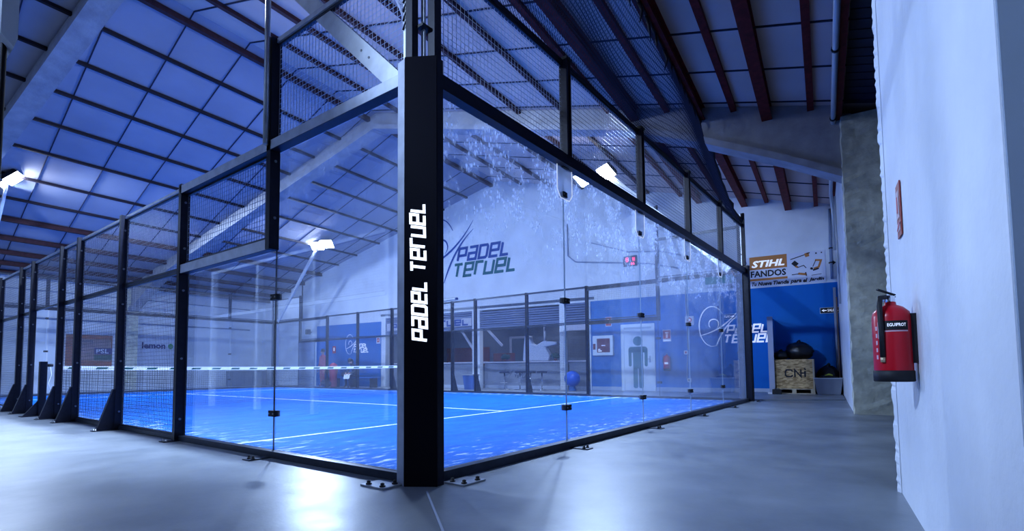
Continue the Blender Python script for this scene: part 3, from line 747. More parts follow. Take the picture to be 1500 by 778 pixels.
# ---- overhead safety net, strung between the end wall and a red purlin
def safety_net():
    t = thing('safety_net', 'dark knotted safety net rising from the near end wall to the red purlin', 'net', (0,0,0))
    mb = MB(); nu, nv = 190, 42
    def P(u, v):
        lo = Vector((.2+9.75*u, -.03, 4.02))
        d = -2.2+10.4*min(1, u*1.0); hi = H(d, -.58, 5.50)
        p = lo.lerp(hi, v); sag = math.sin(PI*v)*(.18+.10*math.sin(u*17))
        p.z -= sag; p.y -= .10*math.sin(PI*v)*math.sin(u*9+1)
        return p
    g = [[P(i/nu, j/nv) for j in range(nv+1)] for i in range(nu+1)]
    for i in range(nu+1):
        for j in range(nv):
            if i < nu and j < nv:
                a = g[i][j]; 
                mb.wire(g[i][j], g[min(nu, i+1)][j+1] if j % 2 else g[i][j+1], .0026)
                if i: mb.wire(g[i][j], g[i-1][j+1] if j % 2 == 0 else g[i][j+1], .0026)
    mb.build('net_mesh', M_snet, t)
    r = MB()
    r.tube([P(u/40,0) for u in range(41)], .012, 6); r.tube([P(u/40,1)+Vector((0,0,.01)) for u in range(41)], .022, 6)
    e = [P(1,v/14)+Vector((.05*math.sin(v*1.7), .02*math.cos(v*2.3), 0)) for v in range(15)]
    r.tube(e, [.03+.02*math.sin(v*1.3)**2 for v in range(15)], 7); r.tube([p+Vector((-.35,.05,-.02)) for p in e], .02, 6)
    r.build('edge_rope', M_cable, t)
    # gathered slack along the purlin
    rs = random.Random(9)
    for i in range(16):
        p = P(.35+.04*i, 1); k = MB(); k.tube([p+Vector((rs.uniform(-.1,.1),0,0)), p+Vector((rs.uniform(-.1,.1),-.03,-.10)), p+Vector((rs.uniform(-.1,.1),-.02,-rs.uniform(.15,.35)))], [.03,.022,.006], 6)
        k.build('hanging_slack', M_cable, t)
safety_net()
def bunch():
    t = thing('gathered_net', 'pale net gathered in a bunch against the top of the corner column', 'net', (0,.0,0))
    mb = MB(); rs = random.Random(4); n, m = 26, 26
    def P(i, j):
        u = i/n; v = j/m; z = 3.28+1.1*v
        w = .03+.58*v**1.5
        return Vector((-.015-.05*math.sin(u*9)*v, .16+w*(u)+.01*math.sin(j), z+.25*u*v+.0*rs.random()))
    for i in range(n):
        for j in range(m):
            if (i+j) % 2 == 0:
                mb.wire(P(i,j), P(i+1,j+1), .0028); mb.wire(P(i+1,j), P(i,j+1), .0028)
    mb.build('net_mesh', M_snetw, t)
    q = MB(); q.box((-.06,.085,3.10),(-.03,.155,4.3)); q.build('lacing_bar', M_mast, t)
    l = MB()
    for k in range(14):
        z = 3.35+.07*k; l.tube([(-.066,.085,z),(-.072,.12,z+.05),(-.066,.155,z)], .006, 6)
    l.build('lacing_cord', M_cable, t)
bunch()

# ================================================================== SECOND COURT on the left (seen in the glass reflections)
def second_court():
    x = -2.75  # posts and rails are white to imitate the strong light on them
    for k, y in enumerate((3.66,5.66,7.66,9.66)):
        t = thing('fence_post', ORD[k]+' pale-lit post of the neighbouring court seen only as a reflection in the glass', 'post', (x,y,0), 0, 'posts of the neighbouring court')
        MB().box((-.1,-.05,0),(0,.05,3.02)).build('post_shaft', M_door, t)
        MB().box((-.1,-.09,0),(.12,.09,.01)).build('base_plate', M_steel, t)
    for k, y in enumerate((3.66,5.66,7.66)):
        mesh_panel('y', x, y+.05, y+1.95, 2.03, 2.98, ORD[k]+' mesh panel of the neighbouring court seen only as a reflection', 'mesh panels of the neighbouring court')
    rail_thing('fence_rail', 'pale rail of the neighbouring court at head height, seen as a reflection', (x,3.66,2.0), (x,9.66,2.0), .06, .06, M_door)
    rail_thing('fence_rail', 'pale top rail of the neighbouring court, seen as a reflection', (x,3.66,3.0), (x,9.66,3.0), .06, .06, M_door)
second_court()
# slim pole with a pale lamp housing at the left frame edge
t = thing('pole_lamp', 'black pole carrying a pale grey lamp housing at the top left frame edge', 'lamp post', (-2.214,.108,0))
MB().tube([(0,0,0),(0,0,2.16)], .010, 10).build('pole', M_blackflat, t)
MB().prism([(-.02,-.06,2.14),(.02,-.06,2.10),(.03,-.06,2.14),(.03,-.06,2.40),(-.02,-.06,2.40)], (0,.16,0)).build('lamp_housing', M_white, t)
MB().tube([(0,0,0),(0,0,.02)], .09, 16).build('base_plate', M_blackflat, t)

# ================================================================== FAR WALL FITTINGS (local frame: x into the wall, y to the left, z up)
def FP(eps): return lambda u, v: Vector((-eps, -u, v))
def brand_logo(d, s, z, k, mtop, mbot, mmark, label, hw=.42):
    """s = left edge of the word PADEL, z = baseline of the lower word"""
    t = thingH('wall_logo', label, 'logo', d, s, z)
    m1 = MB(); m2 = MB(); m3 = MB(); P = FP(.014)
    W1 = word_units('PaDeL'); W2 = word_units('TerueL'); wd = 2.06*k; h = .39*k
    brand_word(m1, 'PaDeL', .14*k, .51*k, h, P, wd/(W1*h)*.93); brand_word(m2, 'TerueL', -.06*k, 0, h, P, wd*1.14/(W2*h))
    m1.build('word_top', mtop, t); m2.build('word_bottom', mbot, t)
    racket_mark(m3, P, 2.05*k, -1.28*k, -.16*k); m3.build('racket_mark', mmark, t)
    return t
# big blue/green logo high on the white wall
brand_logo(DW, 10.27, 4.50, 1.25, M_txtb, M_txtg, M_txtb, 'large blue and green PADEL TERUEL logo high on the white far wall')
brand_logo(DW-.012, .10, 1.49, .56, M_txtw, M_txtw, M_txtw, 'white PADEL TERUEL logo on the blue wall behind the far right corner column')
brand_logo(DW-.012, 16.1, 1.56, .42, M_txtw, M_txtw, M_txtw, 'small pale PADEL TERUEL logo on the distant blue wall above the bench')
# red led clock
t = thingH('led_clock', 'black digital wall clock with red figures high on the white wall', 'clock', DW, 2.94, 4.30)
MB().box((-.07,-.23,-.17),(0,.23,.17)).build('clock_case', M_blackflat, t, bevel=.008)
def seg7(mb, u, v, w, h, on):
    P = FP(.073); y = h/2
    S = {'a':[(0,h),(w,h)],'b':[(w,h),(w,y)],'c':[(w,y),(w,0)],'d':[(0,0),(w,0)],'e':[(0,0),(0,y)],'f':[(0,y),(0,h)],'g':[(0,y),(w,y)]}
    for c in on: mb.ribbon([(u+a, v+b) for a, b in S[c]], .026, P)
q = MB(); D7 = {'1':'bc','9':'abcdfg','4':'bcfg','6':'acdefg','0':'abcdef'}
for u, ch in ((-.19,'1'),(-.12,'9'),(.05,'1'),(.10,'4')): seg7(q, u, -.02, .062, .13, D7[ch])
for u, ch in ((.05,'0'),(.12,'6')): seg7(q, u, -.13, .03, .06, D7[ch])
q.build('clock_digits', M_led, t)
# STIHL banner
t = thingH('shop_banner', 'orange and white garden machine shop banner on the wall over the crate', 'banner', DW, -.66, 3.10)
MB().box((-.016,-1.90,0),(-.004,0,.88)).build('banner_sheet', M_banw, t)
P = FP(.018); o = MB(); 
for a, b, c, d in ((.0,.50,.97,.88),(.0,.17,.97,.235)): o.add([P(a,b),P(c,b),P(c,d),P(a,d)], [(0,1,2,3)])
o.build('orange_fields', M_orange, t)
P = FP(.020); w = MB(); put_text(w, 'STIHL', .05, .56, .86, .20, P, .035, .25); w.build('brand_word', M_txtw, t)
w = MB(); put_text(w, 'FANDOS', .02, .275, .92, .19, P, .03); w.build('shop_word', M_txtk, t)
su = .04
for wd_, wl in (('Tu',.13),('Nueva',.36),('Tienda',.40),('para',.28),('el',.11),('Jardín',.36)):
    w = MB(); put_text(w, wd_, su, .02 if wd_ not in ('para',) else -.005, wl, .115, P, .035, .25); w.build('slogan_word', M_txtk, t); su += wl+.035
pk = MB(); po = MB()
pk.ribbon([(1.06,.70),(1.42,.80)], .022, P); po.ribbon([(1.42,.78),(1.52,.80)], .11, P); pk.ribbon([(1.46,.83),(1.54,.84)], .03, P)
pk.ribbon([(1.12,.62),(1.22,.52)], .12, P); pk.ribbon([(1.22,.45),(1.38,.50),(1.44,.42)], .02, P); po.ribbon([(1.17,.50),(1.24,.46)], .05, P)
pk.ribbon([(1.68,.62),(1.60,.44)], .018, P); po.ribbon([(1.62,.38),(1.74,.42),(1.80,.60),(1.66,.62)], .05, P); pk.ribbon([(1.54,.40),(1.60,.38)], .06, P); pk.ribbon([(1.60,.34),(1.74,.38)], .045, P)
po.ribbon([(1.24,.28),(1.44,.24)], .06, P); pk.ribbon([(1.08,.26),(1.26,.27)], .022, P); pk.ribbon([(1.42,.30),(1.44,.20)], .03, P); pk.ribbon([(1.56,.20),(1.80,.22)], .015, P)
pk.ribbon([(1.69,.83),(1.69,.79)], .035, P); pk.ribbon([(1.82,.83),(1.82,.80)], .03, P)
pk.build('machine_drawings', M_txtk, t); po.build('machine_drawings_orange', M_orange, t)
# green banner left of it
t = thingH('sponsor_banner', 'green and white sponsor banner partly behind the glass, left of the orange shop banner', 'banner', DW, .60, 3.13)
MB().box((-.016,-1.24,0),(-.004,0,.85)).build('banner_sheet', M_banw, t)
P = FP(.018); w = MB(); w.add([P(0,.16),P(1.23,.16),P(1.23,.50),P(0,.50)], [(0,1,2,3)]); w.build('green_field', M_bang, t)
P = FP(.020); w = MB(); rs = random.Random(2)
for k in range(9): w.ribbon([(.10+.10*k,.58+rs.uniform(0,.05)),(.14+.10*k,.72),(.17+.10*k,.60+rs.uniform(0,.05))], .022, P)
u = .06
while u < 1.12:
    l = rs.uniform(.03,.07); w.add([P(u,.04),P(u+l,.04),P(u+l,.11),P(u,.11)], [(0,1,2,3)]); u += l+rs.choice((.015,.015,.06))
put_text(w, 'KA', 1.10, .64, .10, .10, P, .02)
w.build('banner_script', mat('script_grey', (.20,.24,.36), .7), t)
# SALIDA sign on the blue wall, right
t = thingH('exit_sign', 'small black SALIDA exit sign with an arrow on the blue wall above the plastic tub', 'sign', DW-.012, -2.62, 2.29)
MB().box((-.02,-.24,-.085),(0,.24,.085)).build('sign_plate', mat('sign_edge', (.40,.52,.62), .5), t)
P = FP(.022); w = MB(); w.add([P(-.225,-.07),P(.225,-.07),P(.225,.07),P(-.225,.07)], [(0,1,2,3)]); w.build('sign_field', M_blackflat, t)
P = FP(.024); w = MB(); put_text(w, 'SALIDA', -.06, -.035, .25, .075, P, .02); w.add([P(-.20,0),P(-.14,.04),P(-.14,.013),P(-.08,.013),P(-.08,-.013),P(-.14,-.013),P(-.14,-.04)], [(0,1,2,3,4,5,6)]); w.build('sign_lettering', M_txtw, t)
# toilet door with the green figure
dr = MB(); dr.box((-.05,-.56,0),(.02,-.46,2.19)).box((-.05,.46,0),(.02,.56,2.19)).box((-.05,-.46,2.09),(.02,.46,2.19))
door = struct('door_1', dr, M_door, H(DW-.012,2.75), AN, 'white toilet door with a large dark green man figure in the blue wall', 'door')
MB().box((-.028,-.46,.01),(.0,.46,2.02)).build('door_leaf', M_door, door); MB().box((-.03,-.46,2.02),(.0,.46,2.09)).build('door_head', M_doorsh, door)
P = FP(.030); w = MB()
def disc(mb, u, v, r, n=24): mb.add([P(u+r*math.cos(2*PI*k/n), v+r*math.sin(2*PI*k/n)) for k in range(n)], [list(range(n))])
disc(w, .0, 1.63, .155)
def rr(u0, v0, u1, v1, r=.05):
    pts = []
    for cu, cv, a0 in ((u1-r,v1-r,0),(u0+r,v1-r,90),(u0+r,v0+r,180),(u1-r,v0+r,270)):
        pts += [P(cu+r*math.cos(math.radians(a0+15*i)), cv+r*math.sin(math.radians(a0+15*i))) for i in range(7)]
    w.add(pts, [list(range(len(pts)))])
rr(-.315,1.25,.315,1.445,.10); rr(-.315,.80,-.215,1.40,.05); rr(.215,.80,.315,1.40,.05); rr(-.165,.72,.165,1.40,.03); rr(-.165,.09,-.018,.80,.06); rr(.018,.09,.165,.80,.06)
w.build('man_figure', M_icon, door)
k = MB().box((-.045,-.415,.93),(-.028,-.375,1.13)).tube([(-.045,-.395,1.04),(-.075,-.395,1.04),(-.075,-.29,1.04)], .011, 8); k.build('door_handle', M_chrome, door)
# fire hose cabinet
t = thingH('fire_hose_cabinet', 'white framed fire hose cabinet with a dark red window left of the toilet door', 'fire cabinet', DW-.012, 3.92, 1.18)
MB().box((-.14,-.36,0),(0,.36,.67)).build('cabinet_body', M_door, t, bevel=.01)
P = FP(.142); w = MB(); w.add([P(-.20,.10),P(.26,.10),P(.26,.57),P(-.20,.57)], [(0,1,2,3)]); w.build('red_window', mat('hose_red', (.17,.02,.06), .25), t)
w = MB(); w.add([P(-.34,.20),P(-.25,.20),P(-.25,.40),P(-.34,.40)], [(0,1,2,3)]); w.build('key_window', mat('hose_red', (.17,.02,.06)), t)
P = FP(.145); w = MB(); put_text(w, 'FIRE', -.06, .32, .18, .05, P, .01) if False else w.add([P(-.16,.13),P(-.03,.13),P(-.03,.17),P(-.16,.17)], [(0,1,2,3)]); w.add([P(-.16,.19),P(-.08,.19),P(-.08,.22),P(-.16,.22)], [(0,1,2,3)]); w.add([P(-.04,.32),P(.10,.32),P(.10,.345),P(-.04,.345)], [(0,1,2,3)]); w.build('window_notes', M_txtw, t)
# small signs
def sign(name, label, s, z, w_, h_, base, parts, d=DW-.012):
    t = thingH(name, label, 'sign', d, s, z); MB().box((-.012,-w_/2,-h_/2),(0,w_/2,h_/2)).build('sign_plate', base, t)
    P = FP(.014)
    for nm, m, polys in parts:
        q = MB()
        for pl in polys: q.add([P(*p) for p in pl], [list(range(len(pl)))])
        q.build(nm, m, t)
    return t
R4 = lambda a, b, c, d: [(a,b),(c,b),(c,d),(a,d)]
sign('fire_sign', 'small red and white fire sign over the fire hose cabinet', 3.74, 2.32, .22, .32, M_banw, [('red_field', M_signred, [R4(-.095,.02,.095,.145), R4(-.095,-.14,.095,-.05)]), ('pictogram', M_txtw, [R4(-.04,.05,.02,.12)])])
sign('fire_sign', 'red fire extinguisher sign on the blue wall right of the toilet door', 1.81, 1.77, .26, .38, M_banw, [('red_field', M_signred, [R4(-.115,-.10,.115,.17)]), ('pictogram', M_txtw, [R4(-.03,-.07,.03,.08), R4(-.05,.08,.05,.11), R4(-.10,-.17,.10,-.14)])])
sign('alarm_sign', 'white and red round-symbol alarm sign beside the thin wall conduit', 1.10, 2.21, .26, .28, M_banw, [('red_ring', M_signred, [[(.075*math.cos(PI*k/9), .02+.075*math.sin(PI*k/9)) for k in range(18)]]), ('ring_centre', M_txtw, [[(.04*math.cos(PI*k/9), .02+.04*math.sin(PI*k/9)) for k in range(18)]])])
sign('fire_sign', 'tiny red and white sign on the distant blue wall, right of the small logo', 14.52, 2.07, .24, .30, M_banw, [('red_field', M_signred, [R4(-.07,-.09,.07,.10)]), ('pictogram', M_txtw, [R4(-.03,-.04,.02,.05)])])
sign('fire_sign', 'faint red extinguisher sign on the distant blue wall, left of the small logo', 17.43, 1.72, .22, .34, M_signred, [('pictogram', M_txtw, [R4(-.04,-.06,.04,.10)])])
# conduit and sockets
t = thingH('wall_conduit', 'thin pale conduit running down the blue wall under the alarm sign', 'pipe', DW-.03, 1.20, 0)
MB().tube([(0,0,3.3),(0,-.03,1.30)], .014, 6).build('pipe', M_conduit, t); MB().tube([(0,-.01,1.16),(0,.03,.36)], .010, 6).build('cable', M_conduit, t)
def socket(label, s, z):
    t = thingH('wall_socket', label, 'socket', DW-.012, s, z); MB().box((-.05,-.06,-.06),(0,.06,.06)).build('socket_box', M_banw, t, bevel=.01); MB().box((-.06,-.025,-.03),(-.05,.025,.03)).build('socket_plug', M_signred if z > .8 else M_blackflat, t)
socket('upper socket box at the end of the thin wall conduit', 1.23, 1.22); socket('lower socket box on the blue wall under the thin conduit', 1.15, .36)
t = thingH('emergency_light', 'long pale emergency light on the white wall left of the roller shutters', 'light', DW, 10.55, 3.60)
MB().box((-.08,-.45,-.05),(0,.75,.05)).build('light_body', M_conduit, t, bevel=.02); MB().tube([(-.05,-.46,0),(-.05,-.38,0)], .05, 10).build('light_end', M_txtb, t)
# fire extinguishers -------------------------------------------------
def extinguisher(t, k=1.0, detail=True, hose_dir=(-1,0)):
    R = .105*k
    MB().lathe([(R*.96,.0),(R,.02*k),(R,.40*k),(R*.93,.435*k),(R*.62,.468*k),(R*.30,.482*k),(R*.28,.50*k)], (0,0,0), 28).build('cylinder_body', M_red, t)
    MB().lathe([(R*.98,-.012*k),(R*1.05,-.008*k),(R*1.05,.055*k),(R*1.0,.06*k)], (0,0,0), 28).build('foot_ring', M_blackflat, t)
    v = MB(); v.lathe([(.022*k,.495*k),(.026*k,.505*k),(.026*k,.535*k),(.018*k,.545*k)], (0,0,0), 14); vb = v.build('valve', M_chrome, t)
    hx, hy = hose_dir
    l = MB(); l.bar((-hx*.03*k,-hy*.03*k,.548*k),(hx*.08*k,hy*.08*k,.585*k), .022*k, .008*k); l.bar((-hx*.03*k,-hy*.03*k,.535*k),(hx*.07*k,hy*.07*k,.535*k), .022*k, .006*k); l.build('lever', M_blackflat, vb)
    g = MB(); g.tube([(R*.5*hy,-R*.5*hx,.52*k),(R*.25*hy,-R*.25*hx,.52*k)], .018*k, 12); g.build('gauge', M_chrome, vb)
    return R
t = thing('fire_extinguisher', 'red fire extinguisher with black hose hanging on the near white wall at right', 'fire extinguisher', H(.315,-2.725,.735), AN)
R = extinguisher(t, .76, True, (-.5,.85))
hz = MB(); hz.tube([(-.02,.02,.405),(-.055,.045,.40),(-.076,.050,.355),(-.074,.047,.23),(-.070,.046,.11)], .012, 10); h = hz.build('hose', M_blackflat, t)
MB().tube([(-.070,.046,.11),(-.070,.046,.085)], .0105, 10).build('hose_nozzle', mat('brass', (.5,.42,.28), .4, .5), h)
def cyl_place(R, z0, ang0): return lambda u, v: Vector((R*math.cos(ang0+u/R), R*math.sin(ang0+u/R), z0+v))
# label wraps the face towards the court side and the camera
A0 = math.atan2(.1, -1)
def cyl_patch(mb, a0, a1, z0, z1, r, n=10):
    vs = [(r*math.cos(a0+(a1-a0)*i/n), r*math.sin(a0+(a1-a0)*i/n), z) for z in (z0, z1) for i in range(n+1)]
    mb.add(vs, [(i, i+1, n+2+i, n+1+i) for i in range(n)], True)
rad = math.radians
q = MB(); cyl_patch(q, rad(150), rad(226), .24, .285, R*1.006); q.build('label_band', M_blackflat, t)
q = MB(); cyl_patch(q, rad(150), rad(226), .232, .238, R*1.006); cyl_patch(q, rad(138), rad(146), .12, .23, R*1.006); cyl_patch(q, rad(132), rad(136), .20, .28, R*1.006)
for k in range(5): cyl_patch(q, rad(122), rad(129),   .10+.035*k, .12+.035*k, R*1.006)
q.build('label_notes', mat('label_pale', (.55,.42,.48), .5), t)
q = MB(); put_text(q, 'EGUIPROT', -.038, .257, .078, .016, lambda u, v: cyl_place(R*1.010, 0, rad(190))(u, v), .02); q.build('label_word', M_txtw, t)
MB().box((-.03,-.097,.08),(.03,-.07,.32)).build('wall_bracket', M_blackflat, t)
t = thingH('fire_extinguisher', 'small distant red extinguisher on the blue wall right of the toilet door', 'fire extinguisher', DW-.14, 1.80, .66)
R2 = extinguisher(t, 1.0, False, (0,1)); MB().tube([(-.02,.04,.53),(-.03,.11,.48),(-.02,.12,.25)], .012, 6).build('hose', M_blackflat, t)
q = MB(); cyl_patch(q, rad(150), rad(215), .20, .26, R2*1.01); q.build('label_band', M_txtw, t)
# tall red sign on the near wall (seen edge-on)
t = thing('fire_sign', 'tall narrow red fire extinguisher sign on the near white wall above the extinguisher', 'sign', H(.635,SR+.003,1.50), AN)
PR = lambda eps: (lambda u, v: Vector((-u, eps, v)))
MB().box((-.075,0,0),(.075,.006,.29)).build('sign_plate', mat('sign_redbrown', (.30,.07,.06), .5), t)
w = MB(); P = PR(.008); w.add([P(-.045,.10),P(.045,.10),P(.045,.25),P(-.045,.25)], [(0,1,2,3)]); w.add([P(-.06,.03),P(.06,.03),P(.06,.075),P(-.06,.075)], [(0,1,2,3)]); w.build('sign_pictogram', mat('label_pale', (.55,.42,.48)), t)
w = MB(); P = PR(.010); w.ribbon([(-.055,.04),(.055,.068)], .012, P); w.ribbon([(-.01,.13),(-.01,.22)], .03, P); w.build('sign_figure', M_signred, t)
# conduits and cable beside the pillar
def hallpipe(name, label, pts, r, m, clips=(), cat='pipe'):
    t = thingH(name, label, cat, *pts[0][:2], 0); o = Vector((pts[0][0], pts[0][1], 0))
    MB().tube([Vector(p)-o for p in pts], r, 8).build('pipe', m, t)
    if clips:
        c = MB()
        pass
        for d, s, z in clips:
            dv = Vector((.02,0,0)) if z > 4.9 else Vector((0,0,.015)); MB().tube([Vector((d,s,z))-dv-o, Vector((d,s,z))+dv-o], r*1.35, 10).build('pipe_clip', M_blackflat, t)
    return t
hallpipe('conduit_pipe', 'long grey conduit pipe under the eave, bending down beyond the rough pillar', [(1.6,-2.72,4.93),(7.0,-2.72,4.93),(11.6,-2.72,4.93),(11.85,-2.73,4.85),(11.95,-2.75,4.6),(12.05,-2.77,3.6)], .038, M_conduit, [(5.0,-2.72,4.93),(7.25,-2.72,4.93)])
hallpipe('conduit_pipe', 'thin pale conduit pipe on the white wall below the bend of the long pipe', [(11.4,-2.79,4.75),(11.5,-2.79,4.0),(11.3,-2.79,3.3),(11.3,-2.79,2.2)], .02, M_conduit)
hallpipe('conduit_pipe', 'dark conduit pipe on the far wall corner right of the shop banner', [(13.86,-2.70,3.15),(13.86,-2.70,4.2),(13.86,-2.72,5.1)], .035, M_lock, [(13.86,-2.70,3.6),(13.86,-2.70,4.0)])
hallpipe('black_cable', 'black cable running down between the pillar and the near white wall', [(7.27,-3.36,.02),(7.27,-3.37,2.2),(7.27,-3.38,4.2)], .028, M_cable, (), 'cable')
hallpipe('wall_pipe', 'pale vertical pipe in the far right corner beside the plastic tub', [(13.8,-2.74,.03),(13.8,-2.74,2.9)], .035, M_conduit)
hallpipe('wall_pipe', 'brownish thin pipe in the far right corner next to the pale pipe', [(13.5,-2.77,.03),(13.5,-2.77,2.6)], .02, mat('pipe_brown', (.25,.17,.15), .6))
t = thingH('wall_spot', 'small dark diamond fixture on the white wall right of the shop banner', 'fixture', DW, -2.72, 3.60)
MB().add([(-.03,0,-.07),(-.03,-.09,0),(-.03,0,.07),(-.03,.09,0),(0,0,-.07),(0,-.09,0),(0,0,.07),(0,.09,0)], [(0,1,2,3),(0,1,5,4),(1,2,6,5),(2,3,7,6),(3,0,4,7)]).build('fixture_body', M_blackflat, t)
# roof lines of cable on the upper white wall
t = thingH('wall_trunking', 'grey pipework lines bending across the white wall near the red clock', 'pipe', DW, 0, 0)
w = MB(); w.tube([(-.03,5.2,5.9),(-.03,5.2,4.75),(-.03,4.9,4.5),(-.03,2.3,4.15),(-.03,1.4,3.9)], .025, 6); w.tube([(-.03,4.3,5.1),(-.03,3.0,4.62),(-.03,1.9,4.5),(-.03,1.3,4.3)], .02, 6); w.build('pipe', mat('pipe_grey', (.30,.34,.46), .7), t)  # pipework in plain grey

# ---- storage corner
t = thingH('partition_board', 'upright blue board with a pale edge standing out from the wall beside the crate', 'partition', 12.9, -1.20, 0)
MB().box((0,-.05,.03),(.98,.05,2.10)).build('board', M_blue, t); MB().box((-.015,-.075,.0),(0,.06,2.12)).build('board_edge', mat('edge_pale', (.33,.36,.48), .6), t); MB().box((-.06,.0,.0),(.02,.10,.07)).build('board_foot', M_banw, t)
t = thingH('wooden_crate', 'chipboard crate marked CNH on a pallet in the storage corner', 'crate', 12.98, -1.72, .03)
cw, cd_, ch = .96, .75, .78
w = MB(); w.box((0,-cw/2,.14),(cd_,cw/2,.14+ch)); w.build('crate_body', M_osb, t)
w = MB(); 
for y in (-cw/2+.02, cw/2-.02): w.box((-.012,y-.02,.14),(0,y+.02,.14+ch)); w.box((-.012,y-.02,.14),(cd_,y+.021 if y > 0 else y-.021,.14+ch)) if False else None
w.build('corner_batten', mat('batten', (.50,.44,.34), .8), t)
p = MB(); 
for y in (-cw/2+.05, 0, cw/2-.05): p.box((0,y-.05,.02),(cd_,y+.05,.12))
p.box((0,-cw/2,0),(cd_,cw/2,.02)); p.box((0,-cw/2,.12),(cd_,cw/2,.14)); p.build('pallet_base', mat('batten', (.5,.44,.34)), t)
P = FP(.004); w = MB(); b_ = .028
w.ribbon([(-.02,.60),(-.06,.64),(-.16,.64),(-.19,.60),(-.19,.50),(-.16,.46),(-.06,.46),(-.02,.50)], b_*1.3, P)
w.ribbon([(.03,.45),(.03,.64),(.17,.46),(.17,.65)], b_*1.3, P); w.ribbon([(.17,.555),(.25,.555)], b_*1.2, P); w.ribbon([(.265,.45),(.265,.61)], b_*1.5, P); w.ribbon([(.245,.68),(.285,.64)], b_*1.2, P)
w.build('crate_marking', M_txtk, t)
def lump(name, label, d, s, z, r, seed, cat, m=M_bag):
    random.seed(seed); t = thingH(name, label, cat, d, s, z)
    MB().ball((0,0,r[2]*.92), r, 18, 12, .09).build('bag_body', m, t)
    MB().tube([(0,0,r[2]*1.75),(.02,.03,r[2]*1.98),(.05,-.02,r[2]*2.05)], [.05,.03,.05], 8).build('bag_neck', m, t)
lump('rubbish_bag', 'large black rubbish bag on top of the crate', 13.36, -1.86, .95, (.26,.34,.24), 5, 'bag')
lump('rubbish_bag', 'small black rubbish bag on the left end of the crate', 13.3, -1.42, .95, (.18,.20,.12), 6, 'bag')
lump('rubbish_bag', 'dark bag slumped on the floor behind the plastic tub', 13.62, -2.52, .03, (.20,.30,.38), 8, 'bag')
t = thingH('plastic_tub', 'translucent grey plastic tub on the floor right of the crate', 'tub', 13.0, -2.50, .03)
w = MB(); 
def tub(z0, z1, a0, a1, c): return [(-a0*.5,-a0*.75,z0),(a0*.5,-a0*.75,z0),(a0*.5,a0*.75,z0),(-a0*.5,a0*.75,z0),(-a1*.5,-a1*.75,z1),(a1*.5,-a1*.75,z1),(a1*.5,a1*.75,z1),(-a1*.5,a1*.75,z1)]
w.add(tub(.005,.42,.34,.42,0), [(0,3,2,1),(0,1,5,4),(1,2,6,5),(2,3,7,6),(3,0,4,7)]); w.build('tub_body', M_tub, t)
w = MB(); z = .42; a = .42
for p, q in (((-a/2,-a*.75),(a/2,-a*.75)),((a/2,-a*.75),(a/2,a*.75)),((a/2,a*.75),(-a/2,a*.75)),((-a/2,a*.75),(-a/2,-a*.75))): w.bar((*p,z),(*q,z), .03, .025)
w.build('tub_rim', M_conduit, t)
t = thingH('folded_gear', 'black and yellow-green gear lying in the plastic tub', 'sports gear', 13.02, -2.50, .32)
random.seed(3); MB().ball((0,0,.10), (.15,.25,.11), 14, 9, .10).build('dark_cloth', M_bag, t); MB().tube([(-.05,-.10,.20),(-.06,-.02,.23),(-.04,.06,.20),(-.05,-.0,.17)], .025, 8).build('yellow_strap', M_yellow, t)
t = thingH('small_case', 'small black case on the floor in front of the partition board', 'case', 12.72, -1.33, .03); MB().box((-.07,-.11,0),(.07,.11,.13)).build('case_body', M_blackflat, t, bevel=.01); MB().tube([(0,-.05,.13),(0,-.05,.155),(0,.05,.155),(0,.05,.13)], .008, 6).build('case_handle', M_blackflat, t)

# ---- bar behind the roller shutters
bx0, bx1 = DW+.2, DW+4.2
struct('wall_bar', MB().box((bx1,4.3,0),(bx1+.1,14.4,3.2)), M_barwall, rot=AN)
struct('wall_barside', MB().box((bx0,4.25,0),(bx1,4.35,3.2)).box((bx0,14.3,0),(bx1,14.4,3.2)), M_barwall, rot=AN)
struct('ceiling_bar', MB().box((DW,4.25,3.12),(bx1,14.4,3.22)), M_barwall, rot=AN)
def shutter(label, s0, s1, zb, sign_txt=None):
    t = thingH('roller_shutter', label, 'roller shutter', DW, (s0+s1)/2, 0); L = (s1-s0)/2
    w = MB(); n = int((3.06-zb)/.085)
    for k in range(n):
        z = zb+.085*k; w.prism([(-.0,-L,z),(-.035,-L,z+.02),(-.035,-L,z+.06),(.0,-L,z+.078)], (0,2*L,0))
    w.build('slats', M_shut, t); MB().box((-.04,-L,zb-.06),(.02,L,zb)).build('bottom_bar', M_ctop if s1-s0 < 1 else M_shut, t)
    if sign_txt:
        MB().box((-.065,-L+.02,zb+.10),(-.05,L-.1,zb+.42)).build('shutter_sign', M_ctop, t)
        w = MB(); P = FP(.068); brand_word(w, 'PaDeLTerueL', -1.95, zb+.16, .20, P, 4.1/(.20*word_units('PaDeLTerueL')), 0, .36); w.build('sign_lettering', M_txtb, t)
shutter('narrow raised roller shutter at the right end of the bar, with a white lower board', 4.54, 5.36, 2.29); MBw = None
shutter('wide raised roller shutter in the middle of the bar front', 5.56, 9.0, 2.40)
shutter('left raised roller shutter of the bar carrying a blue lettered strip', 9.36, 14.05, 2.36, True)
t = thingH('shutter_board', 'white board hanging under the narrow right shutter', 'board', DW-.01, 4.95, 2.08); MB().box((-.03,-.41,0),(0,.41,.15)).build('board', M_ctop, t)
